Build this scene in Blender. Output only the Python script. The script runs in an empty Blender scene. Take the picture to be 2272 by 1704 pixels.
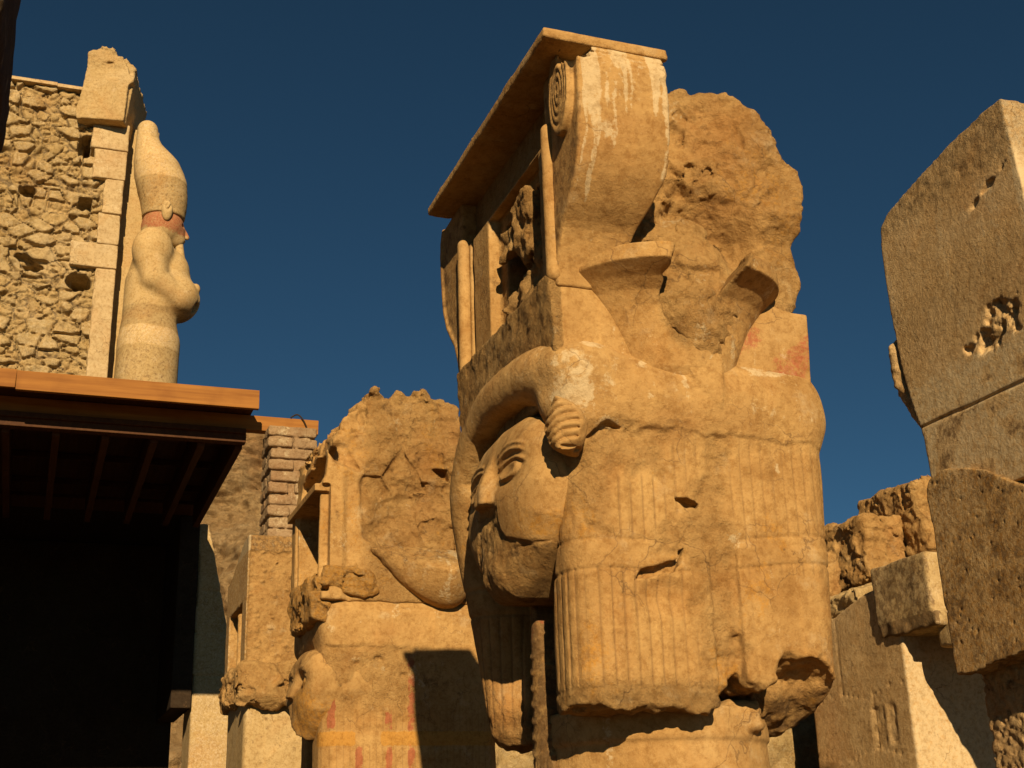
import bpy, math, random
import numpy as np
from mathutils import Matrix, Vector

# ------------------------------------------------------------------ camera
S = bpy.context.scene
COL = S.collection
F, CX, CY = 2900.0, 1136.0, 852.0
PITCH, ROLL = math.radians(19.7), math.radians(1.84)
EYE = np.array([0, 0, 1.6])
fw = np.array([0, math.cos(PITCH), math.sin(PITCH)])
up0 = np.array([0, -math.sin(PITCH), math.cos(PITCH)])
rt0 = np.array([1.0, 0, 0])
RR = math.cos(ROLL) * rt0 - math.sin(ROLL) * up0
UU = math.sin(ROLL) * rt0 + math.cos(ROLL) * up0
cam_d = bpy.data.cameras.new('camera')
cam = bpy.data.objects.new('camera', cam_d)
COL.objects.link(cam)
m = Matrix.Identity(4)
for i in range(3):
    m[i][0], m[i][1], m[i][2], m[i][3] = RR[i], UU[i], -fw[i], EYE[i]
cam.matrix_world = m
cam_d.sensor_width = 36.0
cam_d.lens = F / 2272.0 * 36.0
cam_d.clip_end = 3000.0
S.camera = cam

# ------------------------------------------------------------------ light
HEAD = math.radians(-20.5)          # heading of the column rows
ROT = -HEAD                         # z rotation of every temple block
U = np.array([math.sin(HEAD), math.cos(HEAD), 0.0])   # along the row, away
V = np.array([math.cos(HEAD), -math.sin(HEAD), 0.0])  # across the row, right
SUN_T, SUN_D = 0.24, 0.44           # sideways drift and drop per metre along U
sd = U + SUN_T * V + np.array([0, 0, -SUN_D])
sd = sd / np.linalg.norm(sd)
sun_d = bpy.data.lights.new('sun', 'SUN')
sun_d.energy = 5.0
sun_d.angle = math.radians(0.5)
sun_d.color = (1.0, 0.80, 0.54)
sun = bpy.data.objects.new('sun', sun_d)
COL.objects.link(sun)
sun.rotation_euler = Vector(sd).to_track_quat('-Z', 'Y').to_euler()
sun.location = (0, -5, 12)
W = bpy.data.worlds.new('World')
S.world = W
W.use_nodes = True
wn = W.node_tree.nodes
sky = wn.new('ShaderNodeTexSky')
sky.sky_type = 'NISHITA'
sky.sun_disc = False
sky.sun_elevation = math.asin(-sd[2])
sky.sun_rotation = math.atan2(-sd[0], -sd[1])
sky.altitude = 3000
sky.air_density = 0.6
sky.dust_density = 0.1
sky.ozone_density = 1.2
wn['Background'].inputs['Strength'].default_value = 0.05
tint = wn.new('ShaderNodeMix'); tint.data_type = 'RGBA'; tint.blend_type = 'MULTIPLY'
tint.inputs[0].default_value = 1.0
tint.inputs[7].default_value = (0.44, 0.76, 0.75, 1)       # the photograph's cool white balance of a clear sky
W.node_tree.links.new(sky.outputs[0], tint.inputs[6])
W.node_tree.links.new(tint.outputs[2], wn['Background'].inputs['Color'])
S.view_settings.view_transform = 'Standard'
S.view_settings.look = 'None'
S.view_settings.exposure = 0.24
S.view_settings.gamma = 1.0
S.cycles.max_bounces = 4
S.cycles.diffuse_bounces = 1

# ------------------------------------------------------------------ names
def tag(o, label=None, cat=None, group=None, kind=None):
    if label: o['label'] = label
    if cat: o['category'] = cat
    if group: o['group'] = group
    if kind: o['kind'] = kind
    return o
def thing(name, label, cat, loc, group=None, rot=ROT, kind='thing'):
    o = bpy.data.objects.new(name, None)
    COL.objects.link(o)
    o.location = loc
    o.rotation_euler = (0, 0, rot)
    o.empty_display_size = 0.2
    return tag(o, label, cat, group, kind)
CORNER = np.array([0.14391688, 4.6, 0.0])   # front left corner of the near capital, on the ground
def grid(x, y, z=0.0):                      # temple grid -> world
    return tuple(CORNER + x * V + y * U + np.array([0, 0, z]))

# ------------------------------------------------------------------ noise
f32 = np.float32
def _h(ix, iy, iz, seed):
    with np.errstate(over='ignore'):
        h = (ix.astype(np.uint32) * np.uint32(374761393) + iy.astype(np.uint32) * np.uint32(668265263)
             + iz.astype(np.uint32) * np.uint32(2246822519) + np.uint32((seed * 3266489917) & 0xffffffff))
        h = (h ^ (h >> np.uint32(15))) * np.uint32(2246822519)
        h = (h ^ (h >> np.uint32(13))) * np.uint32(3266489917)
        return h ^ (h >> np.uint32(16))
def perlin(x, y, z, seed=0):
    xi, yi, zi = np.floor(x), np.floor(y), np.floor(z)
    fx, fy, fz = (x - xi).astype(f32), (y - yi).astype(f32), (z - zi).astype(f32)
    xi, yi, zi = xi.astype(np.int32), yi.astype(np.int32), zi.astype(np.int32)
    ux, uy, uz = [t * t * t * (t * (t * 6 - 15) + 10) for t in (fx, fy, fz)]
    def g(a, b, c):
        h = _h(xi + a, yi + b, zi + c, seed)
        gx = (h & np.uint32(255)).astype(f32) / f32(127.5) - 1
        gy = ((h >> np.uint32(8)) & np.uint32(255)).astype(f32) / f32(127.5) - 1
        gz = ((h >> np.uint32(16)) & np.uint32(255)).astype(f32) / f32(127.5) - 1
        return gx * (fx - a) + gy * (fy - b) + gz * (fz - c)
    def lr(a, b, t): return a + (b - a) * t
    return lr(lr(lr(g(0, 0, 0), g(1, 0, 0), ux), lr(g(0, 1, 0), g(1, 1, 0), ux), uy),
              lr(lr(g(0, 0, 1), g(1, 0, 1), ux), lr(g(0, 1, 1), g(1, 1, 1), ux), uy), uz)
def fbm(x, y, z, s, oct=3, seed=0, gain=0.5, ridge=False):
    a, t = 1.0, 0
    for i in range(oct):
        n = perlin(x * s, y * s, z * s, seed + i * 17)
        t = t + a * ((0.35 - np.abs(n)) * 1.4 if ridge else n)
        a *= gain
        s *= 2.03
    return t
def worley(x, y, z, seed=0):
    """F1, F2 and a random number per cell"""
    xi, yi, zi = np.floor(x).astype(np.int32), np.floor(y).astype(np.int32), np.floor(z).astype(np.int32)
    f1 = np.full(x.shape, 9, f32); f2 = f1.copy(); r = np.zeros(x.shape, f32)
    for a in (-1, 0, 1):
        for b in (-1, 0, 1):
            for c in (-1, 0, 1):
                h = _h(xi + a, yi + b, zi + c, seed)
                px = xi + a + (h & np.uint32(1023)).astype(f32) / 1023
                py = yi + b + ((h >> np.uint32(10)) & np.uint32(1023)).astype(f32) / 1023
                pz = zi + c + ((h >> np.uint32(20)) & np.uint32(1023)).astype(f32) / 1023
                d = np.sqrt((px - x) ** 2 + (py - y) ** 2 + (pz - z) ** 2)
                n = d < f1
                f2 = np.where(n, f1, np.minimum(f2, d))
                r = np.where(n, ((h >> np.uint32(4)) & np.uint32(4095)).astype(f32) / 4095, r)
                f1 = np.where(n, d, f1)
    return f1, f2, r
def facet(x, y, z, s, seed=0):
    """flat fracture planes that meet in sharp edges"""
    w = 0.35 * perlin(x * s * .8, y * s * .8, z * s * .8, seed + 1)
    f1, f2, rr = worley(x * s + w, y * s + w, z * s * 1.25 - w, seed)
    return (rr - .5) * ss(0, .10, f2 - f1) - .25 * ss(.06, 0, f2 - f1)
def ss(a, b, x):
    t = np.clip((x - a) / (b - a), 0, 1)
    return t * t * (3 - 2 * t)

# ------------------------------------------------------------------ signed distances
def box(x, y, z, x0, x1, y0, y1, z0, z1, r=0.0):
    qx = np.abs(x - (x0 + x1) / 2) - (x1 - x0) / 2 + r
    qy = np.abs(y - (y0 + y1) / 2) - (y1 - y0) / 2 + r
    qz = np.abs(z - (z0 + z1) / 2) - (z1 - z0) / 2 + r
    return (np.sqrt(np.maximum(qx, 0) ** 2 + np.maximum(qy, 0) ** 2 + np.maximum(qz, 0) ** 2)
            + np.minimum(np.maximum(qx, np.maximum(qy, qz)), 0) - r)
def ell(x, y, z, cx, cy, cz, rx, ry, rz):
    k0 = np.sqrt(((x - cx) / rx) ** 2 + ((y - cy) / ry) ** 2 + ((z - cz) / rz) ** 2)
    k1 = np.sqrt(((x - cx) / rx ** 2) ** 2 + ((y - cy) / ry ** 2) ** 2 + ((z - cz) / rz ** 2) ** 2)
    return k0 * (k0 - 1) / np.maximum(k1, 1e-6)
def cap(x, y, z, a, b, ra, rb=None):
    rb = ra if rb is None else rb
    bx, by, bz = b[0] - a[0], b[1] - a[1], b[2] - a[2]
    px, py, pz = x - a[0], y - a[1], z - a[2]
    t = np.clip((px * bx + py * by + pz * bz) / (bx * bx + by * by + bz * bz), 0, 1)
    return np.sqrt((px - t * bx) ** 2 + (py - t * by) ** 2 + (pz - t * bz) ** 2) - (ra + (rb - ra) * t)
def tube(x, y, z, pts, rad):
    d = None
    for i in range(len(pts) - 1):
        ra = rad[i] if isinstance(rad, (list, tuple)) else rad
        rb = rad[i + 1] if isinstance(rad, (list, tuple)) else rad
        c = cap(x, y, z, pts[i], pts[i + 1], ra, rb)
        d = c if d is None else np.minimum(d, c)
    return d
def poly(a, b, pts):
    """distance to a closed polygon in a plane, negative inside"""
    d = np.full(a.shape, 1e9, f32); inside = np.zeros(a.shape, bool)
    n = len(pts)
    for i in range(n):
        ax, ay = pts[i]; bx, by = pts[(i + 1) % n]
        ex, ey = bx - ax, by - ay
        wx, wy = a - ax, b - ay
        t = np.clip((wx * ex + wy * ey) / (ex * ex + ey * ey + 1e-12), 0, 1)
        d = np.minimum(d, (wx - ex * t) ** 2 + (wy - ey * t) ** 2)
        if ey != 0:
            c = ((ay > b) != (by > b)) & (a < ex * (b - ay) / ey + ax)
            inside ^= c
    d = np.sqrt(d)
    return np.where(inside, -d, d)
def slab_of(d2, c, c0, c1):
    w = np.abs(c - (c0 + c1) / 2) - (c1 - c0) / 2
    return np.minimum(np.maximum(d2, w), 0) + np.sqrt(np.maximum(d2, 0) ** 2 + np.maximum(w, 0) ** 2)
def un(*d):
    r = d[0]
    for e in d[1:]: r = np.minimum(r, e)
    return r
def sub(a, b): return np.maximum(a, -b)
def smin(a, b, k):
    h = np.clip(0.5 + 0.5 * (b - a) / k, 0, 1)
    return b + (a - b) * h - k * h * (1 - h)
def smax(a, b, k): return -smin(-a, -b, k)
def spline(pts, n=6):
    """Catmull-Rom through open points"""
    P = [np.array(p, float) for p in pts]
    P = [2 * P[0] - P[1]] + P + [2 * P[-1] - P[-2]]
    out = []
    for i in range(1, len(P) - 2):
        for k in range(n):
            t = k / n
            out.append(0.5 * (2 * P[i] + (P[i + 1] - P[i - 1]) * t + (2 * P[i - 1] - 5 * P[i] + 4 * P[i + 1] - P[i + 2]) * t * t
                              + (3 * P[i] - P[i - 1] - 3 * P[i + 1] + P[i + 2]) * t ** 3))
    out.append(P[-2])
    return [tuple(p) for p in out]

# ------------------------------------------------------------------ surface nets
def surf(f, lo, hi, h, pad=0.02):
    B = 8
    lo = np.array(lo, f32)
    nb = np.ceil((np.array(hi) - lo) / h / B).astype(int)
    n = nb * B
    cen = [lo[i] + (np.arange(nb[i], dtype=f32) + 0.5) * B * h - h / 2 for i in range(3)]
    g = np.meshgrid(*cen, indexing='ij')
    dc = f(*[q.ravel().astype(f32) for q in g]).reshape(nb)
    vol = np.repeat(np.repeat(np.repeat(dc.astype(f32), B, 0), B, 1), B, 2)
    act = np.argwhere(np.abs(dc) < B * h * 0.9 + pad)
    off = np.stack(np.meshgrid(*[np.arange(B)] * 3, indexing='ij'), -1).reshape(-1, 3)
    for s in range(0, len(act), 1500):
        ijk = (act[s:s + 1500, None, :] * B + off[None]).reshape(-1, 3)
        p = lo + ijk.astype(f32) * f32(h)
        d = f(p[:, 0].copy(), p[:, 1].copy(), p[:, 2].copy())
        vol[ijk[:, 0], ijk[:, 1], ijk[:, 2]] = d
    sg = vol < 0
    sg8 = sg.astype(np.uint8)
    c = np.zeros(n - 1, np.uint8)
    for a in (0, 1):
        for b in (0, 1):
            for e in (0, 1):
                c += sg8[a:n[0] - 1 + a, b:n[1] - 1 + b, e:n[2] - 1 + e]
    cells = np.argwhere((c > 0) & (c < 8))
    vid = np.full(n - 1, -1, np.int32)
    vid[cells[:, 0], cells[:, 1], cells[:, 2]] = np.arange(len(cells))
    acc = np.zeros((len(cells), 3), f32); cnt = np.zeros(len(cells), f32)
    crn = [(a, b, e) for a in (0, 1) for b in (0, 1) for e in (0, 1)]
    val = {q: vol[cells[:, 0] + q[0], cells[:, 1] + q[1], cells[:, 2] + q[2]] for q in crn}
    for q in crn:
        for ax in range(3):
            if q[ax] == 0:
                r = list(q); r[ax] = 1; r = tuple(r)
                v0, v1 = val[q], val[r]
                x = (v0 < 0) != (v1 < 0)
                t = np.where(x, v0 / np.where(x, v0 - v1, 1), 0)
                for k in range(3):
                    acc[:, k] += np.where(x, q[k] + (t if k == ax else 0), 0)
                cnt += x
    V3 = lo + (cells + acc / cnt[:, None]) * f32(h)
    quads = []
    for ax in range(3):
        a0 = [slice(1, n[k] - 1) for k in range(3)]; a1 = list(a0)
        a0[ax] = slice(0, n[ax] - 1); a1[ax] = slice(1, n[ax])
        s0, s1 = sg[tuple(a0)], sg[tuple(a1)]
        e = np.argwhere(s0 != s1)
        neg = s0[e[:, 0], e[:, 1], e[:, 2]]
        e = e + np.array([0 if k == ax else 1 for k in range(3)])
        k1, k2 = (ax + 1) % 3, (ax + 2) % 3
        q = []
        for d1, d2 in ((-1, -1), (0, -1), (0, 0), (-1, 0)):
            cc = e.copy(); cc[:, k1] += d1; cc[:, k2] += d2
            q.append(vid[cc[:, 0], cc[:, 1], cc[:, 2]])
        q = np.stack(q, 1)
        q[~neg] = q[~neg][:, ::-1]
        quads.append(q)
    return V3, np.concatenate(quads)

def put(name, verts, quads, mat, parent=None, attrs=None, loc=(0, 0, 1.6), smooth=True, rot=None):
    verts = np.asarray(verts, f32); quads = np.asarray(quads, np.int32)
    me = bpy.data.meshes.new(name)
    k = quads.shape[1]
    me.vertices.add(len(verts)); me.vertices.foreach_set('co', verts.ravel())
    me.loops.add(quads.size); me.loops.foreach_set('vertex_index', quads.ravel())
    me.polygons.add(len(quads))
    me.polygons.foreach_set('loop_start', np.arange(0, quads.size, k, dtype=np.int32))
    me.polygons.foreach_set('use_smooth', np.full(len(quads), smooth))
    me.update(calc_edges=True)
    me.validate()
    for nm, arr in (attrs or {}).items():
        if arr.ndim == 2:
            at = me.attributes.new(nm, 'FLOAT_COLOR', 'POINT'); at.data.foreach_set('color', arr.astype(f32).ravel())
        else:
            at = me.attributes.new(nm, 'FLOAT', 'POINT'); at.data.foreach_set('value', arr.astype(f32).ravel())
    me.materials.append(mat)
    o = bpy.data.objects.new(name, me)
    COL.objects.link(o)
    o.parent = parent
    o.location = loc
    if rot is not None: o.rotation_euler = rot
    return o
def clean(v, q):
    """drop crumbs that float free of the body"""
    lab = np.arange(len(v))
    for it in range(60):
        m = lab[q].min(1)
        new = lab.copy()
        for k in range(4): np.minimum.at(new, q[:, k], m)
        new = new[new]; new = new[new]
        if np.array_equal(new, lab): break
        lab = new
    cnt = np.bincount(lab, minlength=len(v))
    keep = cnt[lab] > max(60, 0.02 * cnt.max())
    if keep.all(): return v, q
    idx = np.cumsum(keep) - 1
    return v[keep], idx[q[keep[q[:, 0]]]]
def sculpt(name, f, lo, hi, h, mat, parent=None, pig=None, rgh=None, strp=None, loc=(0, 0, 1.6), pad=0.03, tint=None):
    v, q = clean(*surf(f, lo, hi, h, pad))
    x, y, z = v[:, 0], v[:, 1], v[:, 2]
    at = {}
    p = np.zeros((len(v), 4), f32)
    at['pig'] = p
    if pig is not None:
        for i, c in enumerate(pig(x, y, z)): p[:, i] = np.clip(c, 0, 1)
    if rgh is not None: at['rgh'] = np.clip(rgh(x, y, z), 0, 1) + 0 * x
    if tint is not None: at['tint'] = tint(x, y, z) + 0 * x
    if strp is not None:
        at['strp'], at['stm'] = strp(x, y, z)
    return put(name, v, q, mat, parent, at, loc)

# ------------------------------------------------------------------ materials
class NT:
    def __init__(s, name):
        s.m = bpy.data.materials.new(name); s.m.use_nodes = True
        s.t = s.m.node_tree; s.b = s.t.nodes['Principled BSDF']
        s.b.inputs['Specular IOR Level'].default_value = 0.15
        s.b.inputs['Roughness'].default_value = 0.9
        s.tc = s.t.nodes.new('ShaderNodeTexCoord').outputs['Object']
    def n(s, ty, **kw):
        nd = s.t.nodes.new(ty)
        for k, v in kw.items(): setattr(nd, k, v)
        return nd
    def lk(s, a, b): s.t.links.new(a, b)
    def sock(s, inp, v):
        if hasattr(v, 'links') or hasattr(v, 'is_linked'): s.lk(v, inp)
        else: inp.default_value = v
    def math(s, op, a, b=0.0, c=0.0, clamp=False):
        nd = s.n('ShaderNodeMath', operation=op, use_clamp=clamp)
        s.sock(nd.inputs[0], a); s.sock(nd.inputs[1], b); s.sock(nd.inputs[2], c)
        return nd.outputs[0]
    def noise(s, scale, detail=4, rough=0.55, vec=None, stretch=None, dist=0.0):
        v = vec or s.tc
        if stretch:
            mp = s.n('ShaderNodeMapping'); mp.inputs['Scale'].default_value = stretch
            s.lk(v, mp.inputs[0]); v = mp.outputs[0]
        nd = s.n('ShaderNodeTexNoise'); s.lk(v, nd.inputs['Vector'])
        nd.inputs['Scale'].default_value = scale; nd.inputs['Detail'].default_value = detail
        nd.inputs['Roughness'].default_value = rough; nd.inputs['Distortion'].default_value = dist
        return nd.outputs['Fac']
    def ramp(s, fac, a, b, c0=(0, 0, 0, 1), c1=(1, 1, 1, 1)):
        nd = s.n('ShaderNodeMapRange', clamp=True)
        s.sock(nd.inputs['Value'], fac); nd.inputs['From Min'].default_value = a; nd.inputs['From Max'].default_value = b
        return nd.outputs[0]
    def mix(s, fac, a, b, mode='MIX'):
        nd = s.n('ShaderNodeMix', data_type='RGBA', blend_type=mode)
        s.sock(nd.inputs[0], fac); s.sock(nd.inputs[6], a); s.sock(nd.inputs[7], b)
        return nd.outputs[2]
    def bump(s, h, strength, dist, prev=None):
        nd = s.n('ShaderNodeBump'); s.sock(nd.inputs['Height'], h); s.sock(nd.inputs['Strength'], strength)
        nd.inputs['Distance'].default_value = dist
        if prev is not None: s.lk(prev, nd.inputs['Normal'])
        return nd.outputs[0]
    def attr(s, name, out='Fac'):
        nd = s.n('ShaderNodeAttribute'); nd.attribute_name = name
        return nd.outputs[out]

def rgb(r, g, b): return (r, g, b, 1.0)
def stone(name, dark=(0.33, 0.172, 0.050), light=(0.54, 0.325, 0.112), scale=1.0, rough0=0.25, white=(0.64, 0.50, 0.28),
          red=(0.36, 0.10, 0.045), ochre=(0.48, 0.23, 0.04), stain=(0.13, 0.07, 0.028), pit=0.5, stripes=True):
    k = NT(name)
    n1 = k.noise(1.7 * scale, 5, 0.6)
    n2 = k.noise(7.0 * scale, 6, 0.65)
    n3 = k.noise(45.0 * scale, 4, 0.7)
    a = k.math('ADD', k.math('MULTIPLY', n1, 0.45), k.math('ADD', k.math('MULTIPLY', n2, 0.35), k.math('MULTIPLY', n3, 0.2)))
    c = k.mix(k.ramp(a, 0.36, 0.64), rgb(*dark), rgb(*light))
    # beds, dust and patches as large as a block
    big1 = k.noise(0.9 * scale, 4, 0.6, dist=0.4)
    c = k.mix(k.math('MULTIPLY', k.ramp(big1, 0.54, 0.66), 0.40), c, rgb(dark[0] * 1.02, dark[1] * 0.82, dark[2] * 0.72))
    c = k.mix(k.math('MULTIPLY', k.ramp(big1, 0.46, 0.34), 0.45), c, rgb(light[0] * 0.98, light[1] * 1.04, light[2] * 1.2))
    bed = k.noise(1.0, 5, 0.7, stretch=(1.3 * scale, 1.3 * scale, 9 * scale))
    c = k.mix(k.math('MULTIPLY', k.ramp(bed, 0.55, 0.66), 0.35), c, k.mix(1.0, c, rgb(0.74, 0.66, 0.56), 'MULTIPLY'))
    # veins of ochre and paler dust
    c = k.mix(k.math('MULTIPLY', k.ramp(k.noise(3.1 * scale, 4, 0.6, dist=0.6), 0.55, 0.75), 0.35), c, rgb(dark[0] * 1.15, dark[1] * 0.9, dark[2] * 0.6))
    c = k.mix(k.math('MULTIPLY', k.ramp(k.noise(5.3 * scale, 6, 0.7), 0.58, 0.72), 0.35), c, rgb(*white))
    tn = k.math('MULTIPLY_ADD', k.attr('tint'), 0.5, 1.0)
    tc3 = k.n('ShaderNodeCombineColor')
    for i3 in range(3): k.lk(tn, tc3.inputs[i3])
    c = k.mix(1.0, c, tc3.outputs[0], 'MULTIPLY')
    sep = k.n('ShaderNodeSeparateColor')
    k.lk(k.attr('pig', 'Color'), sep.inputs[0])
    edge = k.math('SUBTRACT', k.noise(16 * scale, 6, 0.75), 0.5)
    edge2 = k.math('SUBTRACT', k.noise(38 * scale, 5, 0.75), 0.5)
    def mask(ch, e=edge, g=1.5):
        return k.ramp(k.math('MULTIPLY_ADD', e, g, ch), 0.38, 0.62)
    c = k.mix(k.math('MULTIPLY', mask(k.attr('pig', 'Alpha')), 0.75), c, rgb(*stain))
    c = k.mix(k.math('MULTIPLY', mask(sep.outputs[2], edge2, 1.2), 0.85), c, rgb(*ochre))
    c = k.mix(k.math('MULTIPLY', mask(sep.outputs[1], edge2, 1.3), 0.8), c, rgb(*red))
    c = k.mix(k.math('MULTIPLY', mask(sep.outputs[0], k.math('ADD', k.math('MULTIPLY', edge, 0.6), edge2), 1.6), 0.62), c, rgb(*white))
    # fine mottling, weather streaks and hair cracks
    c = k.mix(k.ramp(k.noise(24.0 * scale, 6, 0.8), 0.47, 0.62), c, k.mix(1.0, c, rgb(0.74, 0.68, 0.60), 'MULTIPLY'))
    c = k.mix(k.math('MULTIPLY', k.ramp(k.noise(1.0, 4, 0.65, stretch=(17 * scale, 17 * scale, 1.6 * scale)), 0.52, 0.75), 0.5), c, k.mix(1.0, c, rgb(1.22, 1.20, 1.15), 'MULTIPLY'))
    wv = k.n('ShaderNodeVectorMath', operation='ADD')
    nz = k.n('ShaderNodeTexNoise'); k.lk(k.tc, nz.inputs['Vector']); nz.inputs['Scale'].default_value = 6 * scale; nz.inputs['Detail'].default_value = 5
    sc_ = k.n('ShaderNodeVectorMath', operation='SCALE'); k.lk(nz.outputs['Color'], sc_.inputs[0]); sc_.inputs['Scale'].default_value = 0.22 / scale
    k.lk(k.tc, wv.inputs[0]); k.lk(sc_.outputs[0], wv.inputs[1])
    ve = k.n('ShaderNodeTexVoronoi', feature='DISTANCE_TO_EDGE'); k.lk(wv.outputs[0], ve.inputs['Vector']); ve.inputs['Scale'].default_value = 4.2 * scale
    crk = k.math('MULTIPLY', k.math('SUBTRACT', 1.0, k.ramp(ve.outputs['Distance'], 0.002, 0.014)), k.ramp(k.noise(2.6 * scale, 3), 0.50, 0.60))
    c = k.mix(k.math('MULTIPLY', crk, 0.6), c, rgb(*stain))
    # small pits
    vo = k.n('ShaderNodeTexVoronoi'); k.lk(k.tc, vo.inputs['Vector']); vo.inputs['Scale'].default_value = 30 * scale
    big = k.ramp(k.noise(4 * scale, 3), 0.48, 0.7)
    pits = k.math('MULTIPLY', k.math('SUBTRACT', 1.0, k.ramp(vo.outputs['Distance'], 0.06, 0.26)), big)
    c = k.mix(k.math('MULTIPLY', pits, 0.5 * pit), c, rgb(*stain))
    sp = k.noise(110.0 * scale, 3, 0.8)
    c = k.mix(k.math('MULTIPLY', k.ramp(sp, 0.62, 0.76), 0.22), c, rgb(*stain))
    c = k.mix(k.math('MULTIPLY', k.ramp(sp, 0.40, 0.26), 0.22), c, rgb(*white))
    rg = k.attr('rgh')
    amt = k.math('MULTIPLY_ADD', rg, 1.0, rough0)
    b = k.bump(k.noise(14 * scale, 10, 0.74), amt, 0.032 / scale)
    b = k.bump(k.noise(60 * scale, 5, 0.7), k.math('MULTIPLY', amt, 0.9), 0.014 / scale, b)
    b = k.bump(crk, -0.6, 0.008 / scale, b)
    b = k.bump(pits, -0.5 * pit, 0.008 / scale, b)
    if stripes:
        s = k.attr('strp')
        fr = k.math('ABSOLUTE', k.math('SUBTRACT', k.math('FRACT', s), 0.5))     # 0.5 at the groove, 0 on the crest
        gr = k.math('MULTIPLY', k.ramp(fr, 0.36, 0.5), k.attr('stm'))
        rnd = k.math('MULTIPLY', k.math('POWER', fr, 2.0), k.attr('stm'))
        b = k.bump(k.math('ADD', gr, k.math('MULTIPLY', rnd, 1.8)), -1.0, 0.013, b)
        c = k.mix(k.math('MULTIPLY', gr, 0.45), c, rgb(*stain))
    k.lk(c, k.b.inputs['Base Color']); k.lk(b, k.b.inputs['Normal'])
    return k.m

def wood(name, a, b, axis, scale=1.0):
    k = NT(name)
    st = [18, 18, 18]; st[axis] = 0.8
    g = k.noise(1.0 * scale, 6, 0.6, stretch=tuple(st))
    g2 = k.noise(2.5 * scale, 3, 0.5)
    c = k.mix(k.ramp(g, 0.35, 0.65), rgb(*a), rgb(*b))
    c = k.mix(k.math('MULTIPLY', k.ramp(g2, 0.5, 0.7), 0.4), c, rgb(a[0] * 0.6, a[1] * 0.5, a[2] * 0.5))
    vo = k.n('ShaderNodeTexVoronoi'); k.lk(k.tc, vo.inputs['Vector']); vo.inputs['Scale'].default_value = 2.2
    c = k.mix(k.math('MULTIPLY', k.math('SUBTRACT', 1.0, k.ramp(vo.outputs['Distance'], 0.05, 0.09)), 0.7), c, rgb(a[0] * 0.3, a[1] * 0.25, a[2] * 0.2))
    k.lk(c, k.b.inputs['Base Color'])
    k.lk(k.bump(g, 0.25, 0.01), k.b.inputs['Normal'])
    k.b.inputs['Roughness'].default_value = 0.7
    return k.m
M_STONE = stone('sandstone')
M_RIGHT = stone('plastered_limestone', dark=(0.48, 0.295, 0.115), light=(0.67, 0.45, 0.20), pit=1.0)

# ------------------------------------------------------------------ near capital
def dist2(a, b, ca, cb): return np.sqrt((a - ca) ** 2 + (b - cb) ** 2)
A = thing('hathor_column', 'large near carved column with smooth cow-eared face, striped wig and overhanging roof slab', 'column', grid(0.575, 0.58, 0))
A.location = grid(0, 0, 0); A['kind'] = 'thing'
def near(name, f, lo, hi, h, **kw): return sculpt(name, f, lo, hi, h, M_STONE, A, **kw)

# neck drum
def f_neck(x, y, z):
    r = dist2(x, y, 0.60, 0.57)
    d = np.maximum(r - (0.455 - 0.02 * z), np.abs(z + 0.55) - 1.02)
    ring = np.maximum(r - (0.466 - 0.02 * z), np.abs(z - 0.43) - 0.06)
    n = fbm(x, y, z, 7, 4, 4)
    lump = box(x, y, z, .60, .87, .14, .7, .40, .50, .03) + .035 * n + .03 * facet(x, y, z, 9, 4)
    return un(d, ring, lump) + 0.006 * fbm(x, y, z, 5, 3, 3)
near('neck', f_neck, (0.05, 0.02, -1.65), (1.15, 1.15, 0.66), 0.011,
     pig=lambda x, y, z: (ss(0.0, 0.5, fbm(x * 3, y * 3, z * .5, 3, 3, 8)) * .5, 0 * x, 0 * x, 0 * x), rgh=lambda x, y, z: 0.05 + 0 * x)

# wig
ARCH = spline([(.17, .10, 1.45), (.15, .08, 1.60), (.115, .06, 1.72), (.055, .25, 1.765), (.03, .52, 1.765), (.03, .72, 1.735), (.03, .90, 1.64),
               (.04, 1.03, 1.48), (.09, 1.10, 1.25), (.15, 1.10, .95), (.215, 1.07, .5)], 3)
def wig_w(x, y, z):
    """worn areas of the front: 1 where the stripes are gone"""
    n = fbm(x, y, z, 4.5, 3, 21) * 0.12
    a = poly(x + n, z + n, [(.02, 1.5), (.06, 1.22), (.075, 1.06), (.21, 1.05), (.22, 1.2), (.19, 1.3), (.3, 1.36), (.35, 1.52)])
    b = poly(x + n, z + n, [(.62, 1.45), (.72, 1.42), (.70, 1.25), (.74, 1.1), (.70, 1.05), (.72, .6), (.6, .62), (.58, .86), (.47, 1.0), (.37, 1.0), (.42, 1.12), (.56, 1.2)])
    c = poly(x + n, z + n, [(.3, 1.5), (.3, 1.3), (.44, 1.28), (.47, 1.5)])
    return np.minimum(np.minimum(a, b), c)
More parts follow.
